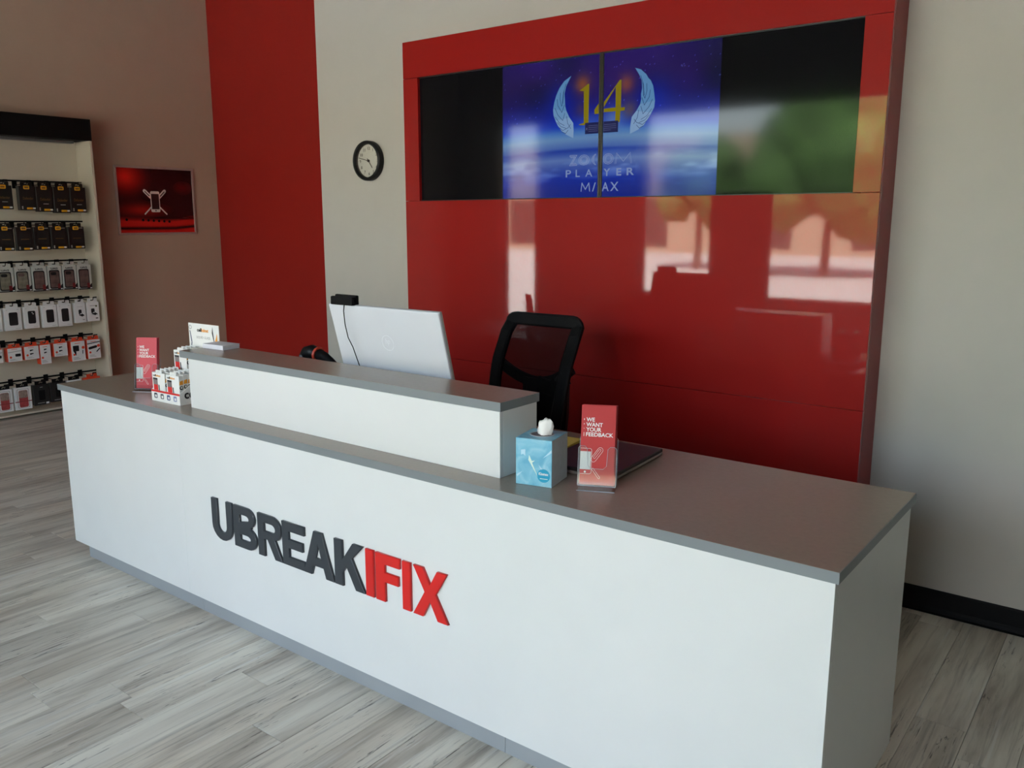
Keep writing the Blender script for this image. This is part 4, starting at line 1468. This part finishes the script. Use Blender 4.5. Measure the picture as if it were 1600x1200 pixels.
def leaflet(loc, rz, k, red, label, group, printed, lean):
    """One tall leaflet, leaning back; only the front one shows its print."""
    t = thing('leaflet', label, 'leaflet', loc, rz, group)
    L_ = Matrix.Rotation(math.radians(-lean), 4, 'X')
    bm = bmesh.new()
    box(bm, -LWD / 2, LWD / 2, 0, 0.0012, 0, LHT, M=L_)
    obj('sheet', bm, red, t)
    if printed:
        y = -0.0001
        h = LHT
        for q, (s, w) in enumerate((('WE', 0.026), ('WANT', 0.051), ('YOUR', 0.047), ('FEEDBACK', 0.084))):
            text('lettering', s, 0.016, -LWD / 2 + 0.0155, h - 0.0505 - q * 0.0152, M_PAPER, t, y=y, M=L_, fit=(w, 0.0125), bold=0.0003)
        for q in range(3):
            decal('dash', [capsule(-LWD / 2 + 0.009, h - 0.046 - q * 0.0150 + 0.002 * q, -LWD / 2 + 0.009, h - 0.042 - q * 0.0150, 0.0009, 3)], M_PAPER, t, y=y, M=L_)
        decal('dash', [rect(-LWD / 2 + 0.0083, -LWD / 2 + 0.0097, h - 0.096, h - 0.084)], M_PAPER, t, y=y, M=L_)
        x0, x1, z0, z1 = -LWD / 2, -LWD / 2 + 0.036, 0.032, 0.112
        lw = 0.0009
        decal('phone_outline', [[(x0, z0), (x1 - 0.006, z0)] + rrect(x0, x1, z0, z1, 0.007)[1:10] + [(x0, z1), (x0, z1 - lw)] + [(x1 - 0.007 - 0 + 0.006 * math.cos(a), z1 - 0.007 + 0.006 * math.sin(a)) for a in np.linspace(PI / 2, 0, 5)] + [(x1 - 0.007 + 0.006 * math.cos(a), z0 + 0.007 + 0.006 * math.sin(a)) for a in np.linspace(0, -PI / 2, 5)] + [(x0, z0 + lw)]], M_PAPER, t, y=y, M=L_)
        decal('phone_screen', [rect(x0, x1 - 0.003, z0 + 0.014, z1 - 0.010)], M_LEAFGREY, t, y=y, M=L_)
        decal('phone_button', [circ(x0 + 0.016, z0 + 0.0065, 0.0033, 12)], M_PAPER, t, y=y, M=L_)
        decal('tool_outline', [capsule(x1 + 0.005, z1 - 0.034, x1 + 0.026, z1 - 0.004, 0.0085), capsule(x1 + 0.005, z1 - 0.034, x1 + 0.026, z1 - 0.004, 0.0076)], M_PAPER, t, y=y, M=L_)
        decal('tool_outline', [capsule(x1 + 0.008, z1 - 0.028, x1 + 0.025, z1 - 0.004, 0.0032), capsule(x1 + 0.008, z1 - 0.028, x1 + 0.025, z1 - 0.004, 0.0024)], M_PAPER, t, y=y, M=L_)
        decal('tool_outline', [capsule(x1 + 0.004, z0 + 0.016, x1 + 0.024, z0 - 0.010, 0.0033), capsule(x1 + 0.004, z0 + 0.016, x1 + 0.024, z0 - 0.010, 0.0025)], M_PAPER, t, y=y, M=L_)
    return t


M_EDGEGLINT = mat('acrylic_edge_glint', (176, 182, 192), 0.15)  # pale opaque colour stands in for light caught in the clear edges


def outline(name, pts, r, parent, M):
    bm = bmesh.new()
    tube(bm, [M @ Vector(p) for p in pts], r, 5)
    return obj(name, bm, M_EDGEGLINT, parent)  # bright glint along the rim, painted as a thin tube


def holder(loc, rz, label, lean, tilt_):
    """Clear countertop holder: leaning back plate, cut-out pocket front, side walls, low front tray."""
    t = thing('leaflet_holder', label, 'leaflet holder', loc, rz, 'clear leaflet holders on the counter')
    L_ = Matrix.Rotation(math.radians(-lean), 4, 'X')
    w = LWD + 0.012
    x0, x1 = -w / 2, w / 2
    e = 0.0007
    up = Matrix.Translation((0, 0, 0.012))
    decal('back_plate', [rrect(x0, x1, 0, 0.15, 0.006)], M_CLEAR, t, y=0.026, ext=e, M=up @ L_)
    cut = [(x0, 0), (x1, 0), (x1, 0.115)] + [(x1 - 0.006, 0.121), (x1 - 0.020, 0.121), (x1 - 0.027, 0.114), (x1 - 0.030, 0.062), (x1 - 0.040, 0.052), (x0 + 0.040, 0.052), (x0 + 0.030, 0.062), (x0 + 0.027, 0.114), (x0 + 0.020, 0.121), (x0 + 0.006, 0.121), (x0, 0.115)]
    decal('pocket_front', [cut], M_CLEAR, t, y=-0.002, ext=e, M=up @ L_)
    bm = bmesh.new()
    box(bm, x0 - 0.0012, x0 + 0.0002, -0.003, 0.026, 0, 0.118, M=up @ L_)
    box(bm, x1 - 0.0002, x1 + 0.0012, -0.003, 0.026, 0, 0.118, M=up @ L_)
    obj('side_wall', bm, M_CLEAR, t)
    bm = bmesh.new()
    box(bm, x0, x1, -0.024, 0.052, 0.0, 0.002, 0.0006, 1)
    box(bm, x0, x1, -0.003, 0.027, 0.0105, 0.012)
    box(bm, x0, x1, 0.050, 0.052, 0.002, 0.03)
    obj('base', bm, M_CLEAR, t)
    decal('card_pocket', [rrect(x0 + 0.008, x1 - 0.008, 0.0, 0.026, 0.004)], M_CLEAR, t, y=-0.026, ext=e, M=Matrix.Translation((0, 0, 0.002)) @ Matrix.Rotation(math.radians(-tilt_), 4, 'X'))
    outline('edge', [(q_[0], -0.002, q_[1]) for q_ in cut[2:] ], 0.0007, t, up @ L_)
    outline('edge', [(x0, -0.002, 0.115), (x0, -0.002, 0.0)], 0.0008, t, up @ L_)
    outline('edge', [(x1, -0.002, 0.115), (x1, -0.002, 0.0)], 0.0008, t, up @ L_)
    outline('edge', [(x0, 0.026, 0.0), (x0, 0.026, 0.144), (x0 + 0.006, 0.026, 0.15), (x1 - 0.006, 0.026, 0.15), (x1, 0.026, 0.144), (x1, 0.026, 0.0)], 0.0007, t, up @ L_)
    outline('edge', [(x0, -0.024, 0.001), (x1, -0.024, 0.001)], 0.0012, t, Matrix.Identity(4))
    outline('edge', [(x0, -0.003, 0.0112), (x1, -0.003, 0.0112)], 0.0010, t, Matrix.Identity(4))
    return t


def holder_set(loc, rz, side, red, lean, n=4):
    L_ = math.radians(lean)
    where = 'by the tissue box' if side == 'right' else 'at the far left end of the counter'
    holder(loc, rz, 'clear acrylic leaflet holder %s' % where, lean, 2 if side == 'right' else 12)
    R = Matrix.Rotation(rz, 3, 'Z')
    for k in range(n):
        lift = 0.004 * (k % 2) * 0.5
        p = Vector((0.0016 * k - 0.001, 0.004 + 0.0042 * k, 0.0135)) 
        q = R @ p
        front = k == 0
        leaflet((loc[0] + q.x, loc[1] + q.y, loc[2] + p.z), rz + (0.012 * k if k else 0), k, red,
                'red feedback leaflet in front in the holder %s' % where if front else 'red leaflet, %s behind the front one, in the holder %s' % (('', 'first', 'second', 'rearmost')[k], 'by the tissue box' if side == 'right' else 'at the far left'),
                'feedback leaflets in the %s holder' % side, front, lean)


holder_set((-0.792, 0.192, H), math.radians(24), 'right', M_LEAFLET, 8)
holder_set((-3.345, 0.175, H), math.radians(30), 'left', M_PINKLEAF, 8)

# ------------------------------------------------------------------ laptop and notepad
lp = thing('laptop', 'closed black laptop lying on the counter behind the feedback leaflets', 'laptop', (-0.787, 0.287, H), math.radians(3.8))
bm = bmesh.new()
box(bm, -0.285, 0, 0, 0.378, 0.003, 0.0125, 0.003, 2)
obj('base', bm, mat('silver_trim', (150, 144, 138), 0.35, metal=0.5), lp)
bm = bmesh.new()
box(bm, -0.285, 0, 0, 0.378, 0.0128, 0.026, 0.005, 3)
obj('lid', bm, mat('black_lid', (20, 15, 14), 0.45), lp)
bm = bmesh.new()
for px_, py_ in ((-0.26, 0.03), (-0.03, 0.03), (-0.26, 0.35), (-0.03, 0.35)):
    box(bm, px_ - 0.012, px_ + 0.012, py_ - 0.006, py_ + 0.006, 0, 0.0032)
obj('rubber_feet', bm, M_BLACK, lp)
npd = thing('notepad', 'yellow sticky notepad lying behind the tissue box beside the laptop', 'notepad', (-1.16, 0.50, H), math.radians(8))
bx('pages', mat('yellow_paper', (226, 206, 92), 0.7), npd, -0.085, 0.045, -0.06, 0.14, 0, 0.014, bev=0.001, seg=1)
bx('top_sheet', mat('yellow_top_sheet', (232, 214, 104), 0.7), npd, -0.085, 0.045, -0.058, 0.139, 0.0142, 0.0146)

# ------------------------------------------------------------------ stack of cards on the ledge
M_CARDS = mat('card_stock', (216, 216, 222), 0.5)
bm_ = None
for k in range(10):
    o = bx('card', M_CARDS, None, -0.071, 0.071, -0.045, 0.045, 0, 0.0019)
    if bm_ is None:
        bm_ = o.data
    else:
        old = o.data
        o.data = bm_
        bpy.data.meshes.remove(old)
    o.location = (-2.835 + 0.0006 * random.uniform(-1, 1) * 3, 0.264 + random.uniform(-.0012, .0012), RZ + 0.002 * k)
    o.rotation_euler = (0, 0, math.radians(4 + random.uniform(-1.2, 1.2)))
    tag(o, 'white card on top of the small stack at the left end of the ledge' if k == 9 else 'white card %s in the stack of cards on the ledge' % ('lowest', 'second from bottom', 'third from bottom', 'fourth from bottom', 'fifth from bottom', 'fifth from top', 'fourth from top', 'third from top', 'second from top')[k], 'card', 'white cards stacked on the ledge')

# ------------------------------------------------------------------ countertop display of small cartons
ds = thing('counter_display', 'white cardboard counter display tray with red band beside the ledge', 'display', (-3.130, 0.080, H), math.radians(2))
DW, DDEP = 0.220, 0.222
M_CARD = mat('white_cardboard', (226, 226, 222), 0.55)
bx('front_wall', M_CARD, ds, 0, DW, 0, 0.002, 0, 0.052)
bx('floor_sheet', M_CARD, ds, 0.0022, DW - 0.0022, 0.0022, DDEP, 0.0005, 0.0025)
side = [(0, 0), (DDEP, 0), (DDEP, 0.22), (0.13, 0.125), (0.115, 0.125), (0.002, 0.052)]
for xx in (0.001, DW - 0.001):
    me = curve_mesh([side], 0.0009)
    me.transform(Matrix.Translation((xx, 0, 0)) @ Matrix(((0, 0, 1, 0), (1, 0, 0, 0), (0, 1, 0, 0), (0, 0, 0, 1))))
    link('side_wall', me, M_CARD, ds)
bx('step', M_CARD, ds, 0.003, DW - 0.003, 0.1185, 0.121, 0.003, 0.092)
bx('step_top', M_CARD, ds, 0.003, DW - 0.003, 0.1212, DDEP - 0.0045, 0.0895, 0.0918)
bx('back_wall', M_CARD, ds, 0.0, DW, DDEP, DDEP + 0.002, 0, 0.24)
hc = bx('header_card', M_CARD, ds, -0.004, DW + 0.008, DDEP - 0.004, DDEP - 0.001, 0.215, 0.338)
decal('red_band', [rect(0.0, DW, 0.043, 0.052)], M_REDPRINT, ds, y=-0.0002)
for k, c in enumerate(((34, 36, 60), (70, 74, 80), (60, 76, 120), (120, 130, 170))):
    x0 = 0.022 + k * 0.050
    decal('icon', [rrect(x0, x0 + 0.024, 0.014, 0.038, 0.005), rrect(x0 + 0.006, x0 + 0.020, 0.018, 0.030, 0.003)], mat('icon_ink_%d' % k, c, 0.5), ds, y=-0.0002)
me = text_mesh('cell', 0.06, bold=0.0015)
me.transform(Matrix.Translation((DW + 0.0022, 0.022, 0.028)) @ Matrix(((0, 0, 1, 0), (1, 0, 0, 0), (0, 1, 0, 0), (0, 0, 0, 1))) @ Matrix.Scale(0.9, 4))
link('lettering', me, M_INK, ds)
yh = DDEP - 0.0042
text('lettering', 'cell', 0.02, 0.062, 0.300, M_INK, hc, y=yh, fit=(0.034, 0.017), bold=0.0006)
text('lettering', 'helmet', 0.02, 0.097, 0.300, M_ORANGE2, hc, y=yh, fit=(0.052, 0.017), bold=0.0004)
text('lettering', 'LIQUID GLASS', 0.02, 0.055, 0.266, M_DIMPAPER, hc, y=yh, fit=(0.105, 0.014))
decal('swoosh', [[(0.182, 0.328), (0.176, 0.30), (0.186, 0.262), (0.192, 0.25), (0.186, 0.29)]], M_INK, hc, y=yh)
decal('swoosh', [[(0.196, 0.262), (0.214, 0.300), (0.214, 0.258)]], M_ORANGE2, hc, y=yh)
decal('swoosh', [[(0.190, 0.240), (0.218, 0.246), (0.218, 0.236), (0.19, 0.230)]], M_INK, hc, y=yh)
decal('ornament', [circ(0.010, 0.318, 0.010, 16), circ(0.010, 0.318, 0.008, 16), capsule(0.006, 0.30, 0.016, 0.25, 0.003), capsule(0.016, 0.245, 0.010, 0.222, 0.003)], mat('slate_print', (80, 88, 112), 0.5), hc, y=yh)

CW, CH, CD = 0.098, 0.128, 0.0205
proto = thing('small_carton', 'front', 'carton', (0, 0, 0), 0, 'small white cartons in the counter display')
bx('body', M_CARD, proto, 0, CW, 0, CD, 0, CH, bev=0.0008, seg=1)
decal('hang_tab', [rrect(CW * .26, CW * .74, CH - 0.003, CH + 0.013, 0.006), capsule(CW / 2 - 0.006, CH + 0.006, CW / 2 + 0.006, CH + 0.006, 0.002, 4)], M_CARD, proto, y=0.004, ext=0.0005)
decal('red_panel', [[(0.010, 0.0), (0.044, 0.0), (0.042, CH * .60), (0.009, CH * .60)]], M_REDPRINT, proto, y=-0.0002)
decal('dark_panel', [rect(0.008, 0.042, CH * .74, CH * .81)], M_INK, proto, y=-0.0006)
decal('grey_panel', [rect(0.009, 0.042, CH * .57, CH * .75)], mat('taupe_print', (126, 116, 114), 0.5), proto, y=-0.001)
decal('swoosh', [capsule(0.054, 0.012, 0.050, CH * .55, 0.0032)], M_INK, proto, y=-0.0002)
text('lettering', 'cell', 0.02, 0.008, CH * .86, M_INK, proto, y=-0.0002, fit=(0.022, 0.010), bold=0.0004)
text('lettering', 'helmet', 0.02, 0.031, CH * .86, M_ORANGE2, proto, y=-0.0002, fit=(0.036, 0.010), bold=0.0002)
SIDE = Matrix(((0, 0, 1, 0), (1, 0, 0, 0), (0, 1, 0, 0), (0, 0, 0, 1)))
for nm, lp_, mm_ in (('side_print', [[(0.001, 0.088), (CD - 0.001, 0.088), (CD - 0.001, 0.108), (0.004, 0.104)]], M_ORANGE2), ('side_print', [circ(CD / 2, 0.074, 0.0092, 14), circ(CD / 2 + 0.001, 0.075, 0.0055, 12)], M_INK)):
    me = curve_mesh(lp_, 0.0003)
    me.transform(Matrix.Translation((CW + 0.0004, 0, 0)) @ SIDE)
    link(nm, me, mm_, proto)
lean_c = math.radians(-9)
made = 0
Rd = Matrix.Rotation(math.radians(2), 3, 'Z')
for tier, (ybase, zbase, cnt) in enumerate(((0.0055, 0.0035, 5), (0.1235, 0.0925, 4))):
    for colm in range(2):
        for k in range(cnt):
            t = proto if made == 0 else copy_tree(proto)
            made += 1
            p = Rd @ Vector((0.006 + colm * 0.110, ybase + k * (CD + 0.0012), zbase))
            t.location = (-3.130 + p.x, 0.080 + p.y, H + p.z + (0.003 if k else 0))
            t.rotation_euler = (0 if k else 0, 0, math.radians(2))
            nm = ('lower left', 'lower right', 'upper left', 'upper right')[tier * 2 + colm]
            t['label'] = ('white small carton at the front of the %s column of the counter display' % nm) if k == 0 else ('white small carton %s in the %s display column' % (('', 'second from front', 'third from front', 'fourth from front', 'fifth from front')[k], nm))
